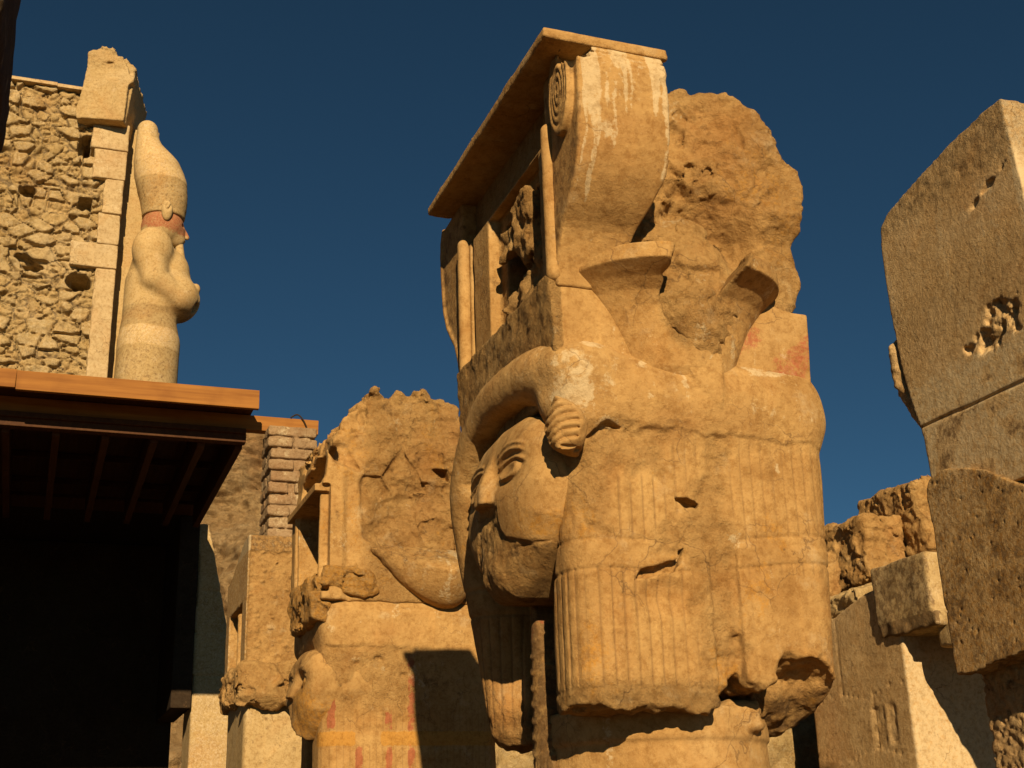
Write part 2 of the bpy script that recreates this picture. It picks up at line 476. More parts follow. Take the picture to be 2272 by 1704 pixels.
def f_wig(x, y, z):
    taper = 0.035 * ss(1.6, 0.5, z)
    bar1 = box(x, y, z, 0.065, 1.20 - taper * 1.2, -0.02 + taper * .3, 0.34, 0.3, 1.84, 0.14)
    # flatter top and wide shoulder
    bar2 = box(x, y, z, 0.10 + taper * 3.2, 1.165 - taper, 0.82, 1.20 - taper, 0.3, 1.82, 0.13)
    mid = box(x, y, z, 0.22, 1.0, 0.1, 1.05, 0.62, 1.74, 0.06)
    d = smin(smin(bar1, bar2, 0.05), mid, 0.03)
    top = box(x, y, z, 0.06, 1.225, -0.01, 1.16, 1.45, 1.82, 0.14)
    d = smin(d, top, 0.04)
    d = smin(d, ell(x, y, z, 0.62, 0.12, 1.62, 0.62, 0.19, 0.19), 0.08)
    d = smin(d, slab_of(poly(x, z, [(.50, 1.78), (.625, 1.875), (.70, 1.78), (.67, 1.6)]), y, -.075, .1), 0.03)
    arch = tube(x, y, z, ARCH, 0.11)
    d = smin(d, arch, 0.06)
    d = smin(d, ell(x, y, z, .17, .05, 1.745, .15, .09, .09), .05)
    # niche under the arch
    niche = poly(y, z, [(.33, .3), (.28, .8), (.17, 1.1), (.15, 1.45), (.2, 1.60), (.36, 1.67), (.6, 1.68), (.78, 1.64), (.93, 1.50), (.99, 1.1), (.95, .8), (.9, .3)])
    d = smax(d, -slab_of(niche, x, -0.6, 0.26), 0.03)
    # central ridge and flaking line of the front
    w = wig_w(x, y, z)
    frontness = ss(0.12, 0.0, y)
    worn = ss(0.03, -0.03, w) * frontness
    d = d + worn * (0.008 + 0.02 * np.maximum(fbm(x, y, z, 9, 4, 31), -0.2))
    # plaster skin above the flaking line
    line = 1.49 + 0.05 * perlin(x * 5, 0 * x + 3.3, 0 * x, 5) + 0.03 * perlin(x * 17, 0 * x, 0 * x, 6)
    d = d + 0.006 * frontness * ss(line + 0.006, line - 0.006, z) * ss(-0.2, 0.02, x)
    # the pits with deep shadow
    pit = poly(x + .02 * perlin(x * 25, y * 25, z * 25, 2), z, [(.29, .915), (.33, .96), (.42, .985), (.47, 1.0), (.50, 1.04), (.49, .985), (.46, .95), (.36, .925)])
    d = np.maximum(d, -slab_of(pit, y, -0.2, 0.035))
    scoop = ell(x, y, z, 0.40, -0.05, 0.86, 0.13, 0.07, 0.085)
    d = smax(d, -scoop, 0.02)
    pit2 = poly(x + .02 * perlin(x * 25, y * 25, z * 25, 2), z, [(.475, 1.23), (.53, 1.235), (.585, 1.215), (.57, 1.20), (.52, 1.195)])
    d = np.maximum(d, -slab_of(pit2, y, -0.2, 0.05))
    crack = poly(x, z + 0.01 * perlin(x * 30, y * 0, z * 0, 4), [(.125, 1.44), (.15, 1.465), (.19, 1.50), (.215, 1.51), (.30, 1.487), (.215, 1.487), (.18, 1.47), (.16, 1.44)])
    d = np.maximum(d, -slab_of(crack, y, -0.2, 0.03))
    # broken lower edge
    n = fbm(x, y, z, 6, 4, 12)
    cut = poly(x + .03 * n, z + .03 * n + .55 * np.maximum(y, 0) * ss(.8, .86, x), [(.54, .3), (.55, .445), (.62, .48), (.67, .55), (.70, .585), (.72, .56), (.79, .535), (.835, .56), (.865, .65), (.90, .68), (.97, .665), (1.04, .65),
                                          (1.10, .61), (1.3, .61), (1.3, .3)])
    d = smax(d, -slab_of(cut, y, -0.4, 0.45), 0.015)
    gouge = poly(x + .03 * n, z + .03 * n, [(.60, .5), (.63, .66), (.68, .71), (.715, .72), (.72, .52)])
    d = smax(d, -slab_of(gouge, y, -0.3, 0.03 + .03 * n + .03 * fbm(x, y, z, 15, 3, 46)), 0.02)
    low = 0.462 + 0.03 * n + 0.02 * np.maximum(fbm(x, y, z, 14, 3, 44), 0)
    d = smax(d, np.where(y < 0.55, low - z, low - .055 - z), .012)
    d = smin(d, ell(x, y, z, .97, .36, .60, .24, .20, .19) + .03 * n, .04)
    d = d + .005 * np.exp(-((z - .53) / .006) ** 2) * (y < .3) * (x < .6)
    rough = np.maximum(ss(0.03, 0.0, np.abs(cut)), ss(0.6, 0.5, z))
    d = d + 0.016 * rough * fbm(x, y, z, 16, 3, 77)
    d = d + .010 * fbm(x, y, z, 13, 4, 78) * worn
    # horizontal bands: two fine grooves
    for zb in (0.955, 1.065):
        zz = z - zb - 0.05 * ss(0.5, 1.1, x)
        d = d + 0.006 * np.exp(-(zz / 0.007) ** 2) * (1 - worn)
    seam = np.exp(-((x - 0.715) / 0.006) ** 2) * ss(1.06, 1.0, z) * frontness
    d = d + 0.012 * seam
    d = d - 0.006 * frontness * ss(0.715, 0.725, x) * ss(1.07, 1.06, z)
    d = d + 0.012 * frontness * (ss(0.715, 0.705, x) * ss(.60, .62, x)) * ss(1.06, 1.0, z)
    sc, mk = s_wig(x, y, z)
    fr = np.abs(sc - np.floor(sc) - .5)
    d = d + (.006 * ss(.38, .5, fr) + .004 * fr * fr) * mk
    return d + 0.006 * fbm(x, y, z, 4, 3, 1)
def s_wig(x, y, z):
    s = np.where(y < 0.13, np.where(x > 0.11, (x - 0.11) / 0.047, -(0.13 - x + y) / 0.047 * .9), -(y - 0.1) / 0.047 + (z * 0 if True else 0))
    s = np.where((y > 0.7), (x - y) / 0.062, s)
    fr = ss(0.04, -0.01, wig_w(x, y, z)) * (y < 0.14)
    band = ss(0.955, 0.965, z - 0.05 * ss(0.5, 1.1, x)) * ss(1.065, 1.055, z - 0.05 * ss(0.5, 1.1, x))
    mk = (1 - fr) * (1 - band) * ss(1.52, 1.42, z) * ss(0.532, 0.545, z) * (1 - 0.85 * ss(.72, .8, x) * ss(.96, .95, z))
    mk = mk * (0.6 + 0.4 * ss(0.6, 0.2, x))
    mk = np.where((y > 0.14) & (y < 0.7), mk * (x < 0.15), mk)
    mk = np.where(y > .7, ss(1.0, .9, z) * ss(.46, .48, z), mk)
    return s, mk
def p_wig(x, y, z):
    fr = (y < 0.15)
    st = np.exp(-(fbm(x * 3, y * 3, z * .35, 2.2, 2, 61) / 0.13) ** 2) * ss(1.45, 1.6, z) * 0.30
    wh = st + 0.45 * ss(0.1, 0.35, fbm(x, y, z, 7, 3, 62)) * ss(1.35, 1.6, z) * fr
    wh = wh + 0.6 * ss(.05, 0, np.sqrt(((x - .93) / .6) ** 2 + ((z - 1.38 + (x - .93)) / 1.2) ** 2)) + 0.45 * ss(0.10, 0.0, np.sqrt((x - .73) ** 2 + ((z - 1.08) / .7) ** 2))
    wh = wh + .55 * ss(.09, 0, np.sqrt((x - .22) ** 2 + ((z - 1.50) / .5) ** 2)) * fr + 0.35 * ss(.02, 0, np.abs(x - .86 + .05 * (z - 1))) * ss(1.1, 1, z) * fr
    wh = wh + .34 * ss(.15, .0, np.sqrt((x - .08) ** 2 + ((z - 1.62) / 1.2) ** 2 + (y * .5) ** 2))
    stn = 0.14 * ss(0.03, -0.05, wig_w(x, y, z)) * ss(0.0, 0.4, fbm(x, y, z, 6, 3, 63) + .1) * fr
    stn = stn + 0.5 * ss(0.62, 0.5, z) * ss(.5, .6, x)
    och = 0.45 * ss(0.05, 0.4, fbm(x, y, z * .5, 4, 3, 64)) * ss(1.5, 1.3, z)
    return wh, 0 * x, och, stn
near('wig', f_wig, (-0.12, -0.16, 0.26), (1.34, 1.27, 1.93), 0.0065, pig=p_wig,
     rgh=lambda x, y, z: 0.15 + 0.35 * ss(0.03, -0.03, wig_w(x, y, z)) * (y < .15) + 0.8 * ss(.60, .5, z), strp=s_wig)

# face
HEART = [(-.2, 1.63), (0.0, 1.63), (.2, 1.615), (.33, 1.565), (.41, 1.46), (.43, 1.30), (.40, 1.17), (.31, 1.06), (.19, .975), (.09, .915), (-.2, .90)]
def face_field(yy, z):
    """height of the face above its ground and the distance inside its outline"""
    a = np.abs(yy)
    q = -poly(a, z, HEART)
    t = np.clip(q / .15, 0, 1)
    h = -.05 + .10 * np.sqrt(t * (2 - t)) + .045 * np.clip(q / .36, 0, 1)
    h = h + .045 * ss(1.2, .94, z) * ss(.25, .06, a)
    h = h - .045 * np.exp(-1.2 * (((a - .195) / .12) ** 2 + ((z - 1.395) / .060) ** 2))
    h = h + .028 * ss(1.15, .45, ((a - .195) / .095) ** 2 + ((z - 1.385) / .038) ** 2)
    zl = 1.432 - 1.6 * (a - .185) ** 2
    span = ss(.075, .10, a) * ss(.34, .29, a)
    h = h + .016 * np.exp(-((z - zl) / .009) ** 2) * span
    h = h + .010 * np.exp(-((z - zl - .036) / .008) ** 2) * span + .008 * np.exp(-((z - zl - .060) / .007) ** 2) * span
    h = h + .008 * np.exp(-((z - 1.352 - 1.2 * (a - .19) ** 2) / .007) ** 2) * span
    w = .042 + .030 * ss(1.45, 1.31, z)
    prof = ss(1.52, 1.33, z) * ss(1.275, 1.292, z)
    h = h + .056 * prof * np.exp(-(yy / w) ** 4)
    h = h + .010 * np.exp(-((a - .21) / .13) ** 2 - ((z - 1.22) / .10) ** 2)
    return h, q
def f_face(x, y, z):
    h, q = face_field(y - .50, z)
    n = fbm(x, y, z, 8, 4, 9)
    brk = brk_face(y + .02 * n, z + .02 * n)
    h = h - ss(.006, -.006, brk) * (.008 + .007 * n + .010 * fbm(x, y, z, 20, 4, 10))
    # joints of the mended cheek
    crack = np.minimum(np.abs(z - 1.085 + .01 * n) + .3 * ss(.32, .36, y), np.abs(y - .06 - .12 * (1.3 - z)) + .2 * ss(1.25, 1.3, z))
    h = h - .008 * ss(.006, .001, crack)
    d = np.maximum((-h - x) * .6, np.maximum(x - .40, -q * .9))
    return d + 0.002 * fbm(x, y, z, 6, 3, 14)
def brk_face(y, z): return poly(y, z, [(.60, 1.27), (.50, 1.265), (.40, 1.27), (.39, 1.18), (.35, 1.14), (.26, 1.11), (.14, 1.075), (.13, .97), (.15, .78), (.8, .78), (.74, 1.0), (.64, 1.2)])
near('face', f_face, (-0.26, 0.0, 0.80), (0.46, 1.0, 1.68), 0.0055,
     pig=lambda x, y, z: (0 * x, .25 * ss(.18, .1, y) * ss(1.3, 1.1, z), .50 * ss(.5, .2, y) * ss(1.35, 1.1, z) * ss(.95, 1.1, z) * ss(0, .03, brk_face(y, z)), .45 * ss(.02, -.02, brk_face(y, z)) * ss(-.1, .3, fbm(x, y, z, 9, 3, 5)) + .4 * ss(.12, 0, np.sqrt((y - .5) ** 2 + (z - 1.45) ** 2))),
     rgh=lambda x, y, z: 0.02 + 0.8 * ss(0.02, -0.02, brk_face(y, z)))

# ear on the near corner of the wig
EARM = Matrix.Rotation(math.radians(-48), 3, 'Z') @ Matrix.Rotation(math.radians(-3), 3, 'Y')
def f_ear(x, y, z):
    c = (0.025, -0.045, 1.478)
    p = np.stack([x - c[0], y - c[1], z - c[2]])
    R = np.array(EARM.inverted()).astype(f32)
    a, b, e = R @ p
    w = .080 * np.sqrt(np.clip(1 - ((e + .010) / .104) ** 2, 0.0004, 1)) * (1 - .25 * ss(0, .12, e))
    d = np.sqrt((a / w) ** 2 + ((b - .02) / .068) ** 2 * ss(-.3, .1, w) * 1.0) - 1
    d = np.maximum(d * .05, np.abs(e + .010) - .103)
    ph = (e - a * 0.30 + .15 * a * a / .07 + .006 * perlin(a * 25, b * 25, e * 25, 3)) / 0.030
    fold = np.abs(ph - np.floor(ph) - .5) * 2
    inner = ss(.95, .75, np.abs(a) / np.maximum(w, .01)) * ss(.099, .082, np.abs(e + .010)) * (b < .01)
    d = d + 0.010 * (1 - fold) ** 2 * inner + .004 * perlin(a * 30, b * 30, e * 30, 5)
    return d
near('ear', f_ear, (-0.16, -0.2, 1.32), (0.22, 0.1, 1.65), 0.004, rgh=lambda x, y, z: 0.05 + 0 * x)

# patterned stem under the chin
def f_stem(x, y, z):
    w = np.interp(z, [-1.6, .2, .35, .55, .78, .92], [.13, .12, .085, .07, .05, .015])
    d = np.maximum(np.maximum(np.abs(y - .58) - w, .115 + .3 * (y - .58) ** 2 / w - x), np.maximum(x - .32, z - .92))
    q = (z - 7.0 * (y - .58) ** 2) / .062
    d = d - .008 * np.exp(-((q - np.floor(q) - .5) / .13) ** 2) * ss(.30, .34, z) * ss(.80, .74, z)
    rib = np.abs((y - .58) / .022 - np.floor((y - .58) / .022) - .5)
    d = d + .004 * ss(.35, .5, rib) * ss(.34, .30, z)
    return d + 0.003 * fbm(x, y, z, 12, 3, 5)
near('cobra_stem', f_stem, (0.0, 0.3, -1.55), (0.36, 0.8, 1.0), 0.0065,
     pig=lambda x, y, z: (0 * x, .35 * ss(0.1, .3, fbm(x, y, z, 6, 2, 3)), 0 * x, .62 + .3 * fbm(x, y, z, 8, 3, 2)), rgh=lambda x, y, z: .3 + 0 * x)

# block the little shrine stands on
def f_base(x, y, z):
    d = box(x, y, z, 0.03 - 0.07 * (z - 1.75), 1.145 + 0.06 * (z - 1.75), 0.0, 1.17, 1.62, 2.10 - 0.04 * ss(.9, 1.1, x), 0.012)
    left = ss(0.1, 0.04, x)
    return d + 0.004 * fbm(x, y, z, 5, 3, 3) + left * 0.010 * fbm(x, y * .8 + z * .5, z, 14, 4, 8, .6)
near('shrine_base', f_base, (-0.1, -0.08, 1.58), (1.26, 1.26, 2.16), 0.008,
     pig=lambda x, y, z: (.35 * ss(0.05, .3, fbm(x * 4, y, z * .6, 3, 3, 4)) * (y < .04), .55 * ss(-.1, .3, fbm(x, y, z, 3.5, 3, 6)) * (y < .04), .2 * (y < .04) + 0 * x, .25 * (x < .06) + .35 * (x < .06) * fbm(x, y, z, 5, 3, 7)),
     rgh=lambda x, y, z: .06 + .75 * (x < .06))

# little shrine with its door
def f_shrine(x, y, z):
    d = box(x, y, z, 0.055, 0.42, -0.01, 1.17, 2.08, 2.73, 0.01)
    d = np.minimum(d, box(x, y, z, 0.11, 0.42, -0.01, 1.17, 2.7, 2.98, 0.01))
    out = poly(y, z, [(.17, 2.0), (.17, 2.72), (.80, 2.72), (.80, 2.0)])
    d = np.maximum(d, -slab_of(out, x, -0.3, 0.115))
    inn = poly(y, z, [(.25, 2.0), (.25, 2.66), (.72, 2.66), (.72, 2.0)])
    d = np.maximum(d, -slab_of(inn, x, -0.3, 0.23))
    for y0, y1 in ((-0.005, 0.022), (1.02, 1.06)):
        g = box(x, y, z, -0.3, 0.10, y0, y1, 2.0, 2.76)
        d = np.maximum(d, -g)
    return d + 0.006 * fbm(x, y, z, 14, 3, 8) * ss(0.1, 0.15, x) + 0.002 * fbm(x, y, z, 8, 2, 3)
near('shrine', f_shrine, (-0.1, -0.06, 2.02), (0.7, 1.24, 3.02), 0.007,
     pig=lambda x, y, z: (0 * x, 0 * x, 0 * x, .35 * ss(-.1, .3, fbm(x, y, z, 5, 3, 3))), rgh=lambda x, y, z: .05 + .6 * (x > .1))
def f_relief(x, y, z):
    n = fbm(x, y, z, 9, 4, 5)
    d = box(x, y, z, .10, .3, .26, .70, 2.06, 2.30 + .25 * (.6 - y), .04)
    d = smin(d, box(x, y, z, 0.06, 0.3, 0.30, 0.50, 2.36, 2.64, 0.03), 0.03)
    d = smin(d, box(x, y, z, 0.05, 0.3, 0.52, 0.64, 2.44, 2.56, 0.02), 0.03)
    f1, f2, rr = worley(x * 14, y * 14, z * 10, 6)
    return d + 0.05 * n + .03 * (f1 - .5)
near('cobra_relief', f_relief, (-0.08, 0.2, 2.04), (0.3, 0.8, 2.7), 0.008, rgh=lambda x, y, z: .8 + 0 * x)
for yc in (0.008, 1.11):
    def f_rod(x, y, z, yc=yc):
        d = cap(x, y, z, (0.038, yc, 2.10), (0.038, yc, 2.73), 0.031)
        return d + 0.002 * fbm(x, y, z, 9, 2, 3)
    near('door_rod', f_rod, (-0.02, yc - 0.06, 1.98), (0.1, yc + 0.06, 2.8), 0.006)

# volutes
VPROF = spline([(.0, 2.06), (-.02, 2.15), (-.075, 2.27), (-.17, 2.36), (-.25, 2.47), (-.29, 2.62), (-.30, 2.78), (-.30, 2.88), (-.27, 2.955)], 4) + [(.03, 2.975), (.03, 2.06)]
SPI = (-0.175, 2.80)
def f_vol(x, y, z):
    d = slab_of(poly(y, z, VPROF), x, 0.05, 0.415 - 0.09 * ss(2.5, 2.2, z)) - 0.012
    disc = slab_of(((y - SPI[0]) / 1.0) ** 2 * 0 + np.sqrt(((y - SPI[0]) / .62) ** 2 + ((z - SPI[1]) / 1.15) ** 2) * .62 - 0.095, x, 0.012, 0.1) - 0.006
    r = np.sqrt(((y - SPI[0]) / .62) ** 2 + ((z - SPI[1]) / 1.15) ** 2) * 0.62
    th = np.arctan2(z - SPI[1], y - SPI[0]) / (2 * np.pi)
    gr = np.exp(-(((r / 0.021 + th) % 1.0 - 0.5) / 0.22) ** 2) * ss(0.1, 0.09, r)
    disc = disc + 0.006 * gr
    d = np.minimum(d, disc)
    chip = ell(x, y, z, 0.06, -0.25, 2.95, 0.06, 0.09, 0.09)
    d = smax(d, -(chip + 0.03 * fbm(x, y, z, 18, 3, 3)), 0.01)
    edge = box(x, y, z, 0.40, 0.6, -0.4, 0.1, 2.0, 3.1)
    d = np.maximum(d, np.minimum(-(edge), 0.5)) if False else d
    d = d + 0.012 * np.maximum(fbm(x, y, z, 12, 3, 6), 0) * ss(.37, .42, x)
    cr = np.abs(z - 2.93 + 0.012 * perlin(x * 22, y * 5, 0 * x, 4)) - 0.003
    d = d + 0.008 * ss(0.004, 0, cr) * ss(-.2, -.25, y)
    return d + 0.003 * fbm(x, y, z, 7, 3, 2)
def p_vol(x, y, z):
    # lime washed down over the front in runs
    q = fbm(x + .02 * perlin(z * 6, 0 * z, 0 * z, 3), x * 0, z * .06, 21, 2, 71) + .5 * perlin(x * 9, 0 * x, 0 * x, 73) + .14 * fbm(x, x * 0, z, 9, 3, 72)
    run = ss(-.08, .10, q - .30 * ss(2.8, 2.15, z)) * ss(2.05, 2.3, z)
    top = ss(2.55, 2.95, z + .15 * fbm(x * 2, y, z * .3, 8, 2, 73))
    fr = ss(-.02, -.06, y) * (x > .055)
    return .62 * run * fr + .36 * top * fr, 0 * x, .18 * fr, .16 * fr * (1 - top) + .42 * ss(.055, .045, x) + 0 * x
near('volute', f_vol, (-0.03, -0.36, 2.0), (0.52, 0.1, 3.04), 0.006, pig=p_vol, rgh=lambda x, y, z: .04 + .5 * ss(.42, .45, x))
VP2 = [(1.17 - a * 0.92, b) for a, b in VPROF]
def f_vol2(x, y, z):
    d = slab_of(poly(y, z, VP2), x, 0.05, 0.45) - 0.012
    d = np.minimum(d, tube(x, y, z, [(0.04, a + .005, b) for a, b in VP2[2:34:3]], 0.014))
    return d + 0.003 * fbm(x, y, z, 7, 3, 2)
near('volute', f_vol2, (-0.03, 1.05, 2.0), (0.52, 1.55, 3.04), 0.009, pig=lambda x, y, z: (0 * x, 0 * x, 0 * x, .4 + 0 * x))

# roof slab
def f_slab(x, y, z):
    n = fbm(x, y, z, 5, 3, 9)
    d = box(x, y, z, -0.085, 0.44 + .05 * n, -0.285, 1.30, 2.965, 3.010, 0.004)
    return d + 0.004 * np.maximum(fbm(x, y, z, 22, 2, 5), 0) + .003 * n
near('roof_slab', f_slab, (-0.15, -0.32, 2.95), (0.62, 1.38, 3.06), 0.008, rgh=lambda x, y, z: .15 + 0 * x)

# broken heart of the capital
CORE = [(.38, 2.02), (.38, 3.03), (.60, 3.05), (.75, 3.045), (.88, 3.035), (1.0, 2.95), (1.075, 2.88), (1.12, 2.78), (1.185, 2.72), (1.195, 2.64), (1.165, 2.52), (1.165, 2.44), (1.135, 2.39),
        (1.16, 2.28), (1.165, 2.2), (1.13, 2.14), (1.1, 2.02)]
def f_core(x, y, z):
    n = fbm(x, y, z, 3.2, 4, 51)
    r = fbm(x, y, z, 7, 4, 52, .55, True)
    dd = poly(x + .015 * n, z + .015 * r, CORE)
    face = 0.02 + 0.08 * ss(2.5, 2.1, z) * ss(.9, .6, x) * 0 - 0.07 * ss(.62, .9, x) * ss(2.35, 2.5, z)
    face = face + .10 * ss(2.62, 2.38, z) * ss(2.2, 2.3, z) * ss(.5, .62, x) * ss(1.0, .85, x)
    w = np.maximum(face - y, y - 1.12)
    d = smax(dd, w, 0.03)
    rough = (ss(0.95, 0.6, x + .25 * n) * .7 + .5) * (1 - .55 * ss(2.78, 2.95, z)) * (1 - .4 * ss(1.02, 1.12, x))
    r2 = fbm(x, y, z, 15, 3, 55, .6, True)
    d = d + rough * (0.05 * n + 0.03 * (r - .3) + .014 * (r2 - .3) + .042 * facet(x, y, z, 4.2, 5) + .022 * facet(x, y, z, 11, 6))
    f1, f2, rr = worley(x * 9 + n, y * 9, z * 9 + n, 7)
    d = d + rough * 0.03 * (f1 - .5) * ss(2.7, 2.4, z - .4 * (x - .6))
    d = smin(d, ell(x, y, z, .63, .08, 2.06, .25, .20, .40) + .04 * n + .035 * facet(x, y, z, 7, 9) + .012 * r2, .05)
    hole = tube(x, y, z, [(.78, -.05, 2.36), (.80, .05, 2.33), (.85, .02, 2.32)], [.02, .032, .018])
    d = smax(d, -(hole + .03 * fbm(x, y, z, 14, 3, 3)), .01)
    gash = tube(x, y, z, [(.86, -.05, 2.9), (.885, -.05, 2.83), (.905, -.04, 2.77)], [.012, .022, .010])
    d = smax(d, -gash, .01)
    gash = tube(x, y, z, [(.80, -.03, 2.68), (.835, -.03, 2.63), (.86, -.03, 2.59)], [.012, .024, .012])
    d = smax(d, -(gash + .01 * n), .01)
    return d
near('broken_core', f_core, (0.3, -0.22, 1.64), (1.27, 1.2, 3.12), 0.008,
     pig=lambda x, y, z: (.42 * ss(.0, .4, fbm(x, y, z, 6, 3, 3)) * ss(.8, .55, x), 0 * x, .40 * ss(-.2, .3, fbm(x, y, z, 2.5, 3, 5)) * ss(.5, .8, x), .40 * ss(.1, .4, fbm(x, y, z, 5, 3, 6))),
     rgh=lambda x, y, z: .55 + .35 * fbm(x, y, z, 3, 2, 9))

# broken open bell below it
def bell_r(z): return np.interp(z, [1.60, 1.72, 1.80, 1.86, 1.95, 2.03, 2.08, 2.11], [.38, .50, .56, .62, .72, .84, .94, 1.0])
def f_bell(x, y, z):
    k = bell_r(z)
    ky = np.interp(z, [1.60, 1.74, 1.82, 1.90, 1.98, 2.03, 2.07, 2.11], [.2, .46, .50, .50, .54, .64, .82, 1.12])
    e = np.sqrt(((x - .57) / (.455 * k)) ** 2 + ((y - .06) / (.30 * ky)) ** 2)
    shell = (e - 1) * 0.16
    d = np.maximum(shell, np.maximum(z - 2.125 - .05 * ss(0, -.2, y), 1.59 - z))
    n = fbm(x, y, z, 6, 4, 81)
    brk = poly(x + .05 * n, z + .05 * n, [(.455, 2.3), (.45, 2.05), (.47, 1.94), (.50, 1.86), (.54, 1.84), (.60, 1.92), (.68, 2.04), (.76, 2.15), (.76, 2.3)])
    cutd = np.maximum(brk, (y + 0.02 + .03 * n))
    d = smax(d, -slab_of(brk, y, -.5, .02 + .03 * n), .008)
    return d + ss(.03, 0, np.abs(brk)) * .01 * n
def p_bell(x, y, z):
    w = ss(-.05, .3, fbm(x * 2.5, y * 2.5, z * .4, 4, 3, 83))
    return .25 * w * (x > .6) + .2 * w, 0 * x, .3 * (x < .5), .15 + .2 * (x > .6)
near('broken_bell', f_bell, (0.06, -0.36, 1.57), (1.1, 0.2, 2.24), 0.006, pig=p_bell, rgh=lambda x, y, z: .08 + .7 * ss(.05, 0, poly(x, z, [(.455, 2.3), (.45, 2.05), (.47, 1.94), (.50, 1.86), (.54, 1.84), (.60, 1.92), (.68, 2.04), (.76, 2.15), (.76, 2.3)])))
def f_ridge(x, y, z):
    return tube(x, y, z, [(.575, -.05, 1.82), (.60, -.055, 1.70), (.66, -.04, 1.52)], [.012, .03, .02]) + .01 * fbm(x, y, z, 20, 3, 3)

# ground
g = put('ground', [(-300, -300, 0), (300, -300, 0), (300, 300, 0), (-300, 300, 0)], [(0, 1, 2, 3)], stone('sand', (0.12, 0.08, 0.038), (0.16, 0.108, 0.052), 0.6, 0.3, stripes=False), None, loc=(0, 0, 0))
tag(g, kind='structure')

# ------------------------------------------------------------------ plain mesh helpers
import bmesh
def boxes(name, bl, mat, parent=None, loc=(0, 0, 1.6), bevel=0.008, jit=0.0, seed=1, rot=None):
    """boxes given as (x0,x1,y0,y1,z0,z1), bevelled, joined into one mesh"""
    rnd = random.Random(seed)
    bm = bmesh.new()
    for b in bl:
        vs = [bm.verts.new((b[i] + rnd.uniform(-jit, jit), b[2 + j] + rnd.uniform(-jit, jit), b[4 + k] + rnd.uniform(-jit, jit)))
              for i in (0, 1) for j in (0, 1) for k in (0, 1)]
        for q in ((0, 1, 3, 2), (4, 6, 7, 5), (0, 4, 5, 1), (2, 3, 7, 6), (0, 2, 6, 4), (1, 5, 7, 3)):
            bm.faces.new([vs[i] for i in q])
    bmesh.ops.recalc_face_normals(bm, faces=bm.faces)
    if bevel: bmesh.ops.bevel(bm, geom=list(bm.edges), offset=bevel, segments=2, affect='EDGES', profile=0.6)
    me = bpy.data.meshes.new(name); bm.to_mesh(me); bm.free()
    p = me.attributes.new('pig', 'FLOAT_COLOR', 'POINT')
    p.data.foreach_set('color', np.zeros(len(me.vertices) * 4, f32))
    me.materials.append(mat)
    o = bpy.data.objects.new(name, me); COL.objects.link(o)
    o.parent = parent; o.location = loc
    if rot is not None: o.rotation_euler = rot
    return o
def at_origin(name, label, cat, group=None):
    t = thing(name, label, cat, grid(0, 0, 0), group); t['kind'] = 'thing'
    return t

M_OSI = stone('pale_limestone', dark=(0.42, 0.28, 0.11), light=(0.54, 0.375, 0.165), rough0=0.08, pit=0.1, scale=1.1, white=(.62, .48, .29))
M_RUB = stone('rubble', dark=(0.40, 0.27, 0.10), light=(0.62, 0.43, 0.19), rough0=0.5, pit=0.4, scale=0.8, stain=(.15, .105, .06))
M_BLOCK = stone('squared_limestone', dark=(0.46, 0.32, 0.15), light=(0.58, 0.42, 0.21), rough0=0.12, pit=0.4, scale=0.7)
M_MUD = stone('mud', dark=(0.31, 0.195, 0.095), light=(0.43, 0.285, 0.145), rough0=0.5, pit=0.3, scale=0.9)
M_DARK = stone('shade_black_masonry', dark=(0.030, 0.018, 0.009), light=(0.05, 0.032, 0.016), rough0=0.3, white=(.06, .04, .02))  # near-black colour stands in for the shade inside the chamber
M_CLIFF = stone('cliff_rock', dark=(0.36, 0.215, 0.085), light=(0.54, 0.36, 0.16), scale=0.22, rough0=0.9, stripes=False)
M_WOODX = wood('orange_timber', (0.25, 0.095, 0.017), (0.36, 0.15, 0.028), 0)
M_WOODY = wood('shade_brown_timber', (0.065, 0.024, 0.007), (0.095, 0.038, 0.011), 1)  # timber under the roof, its shade put into a darker colour

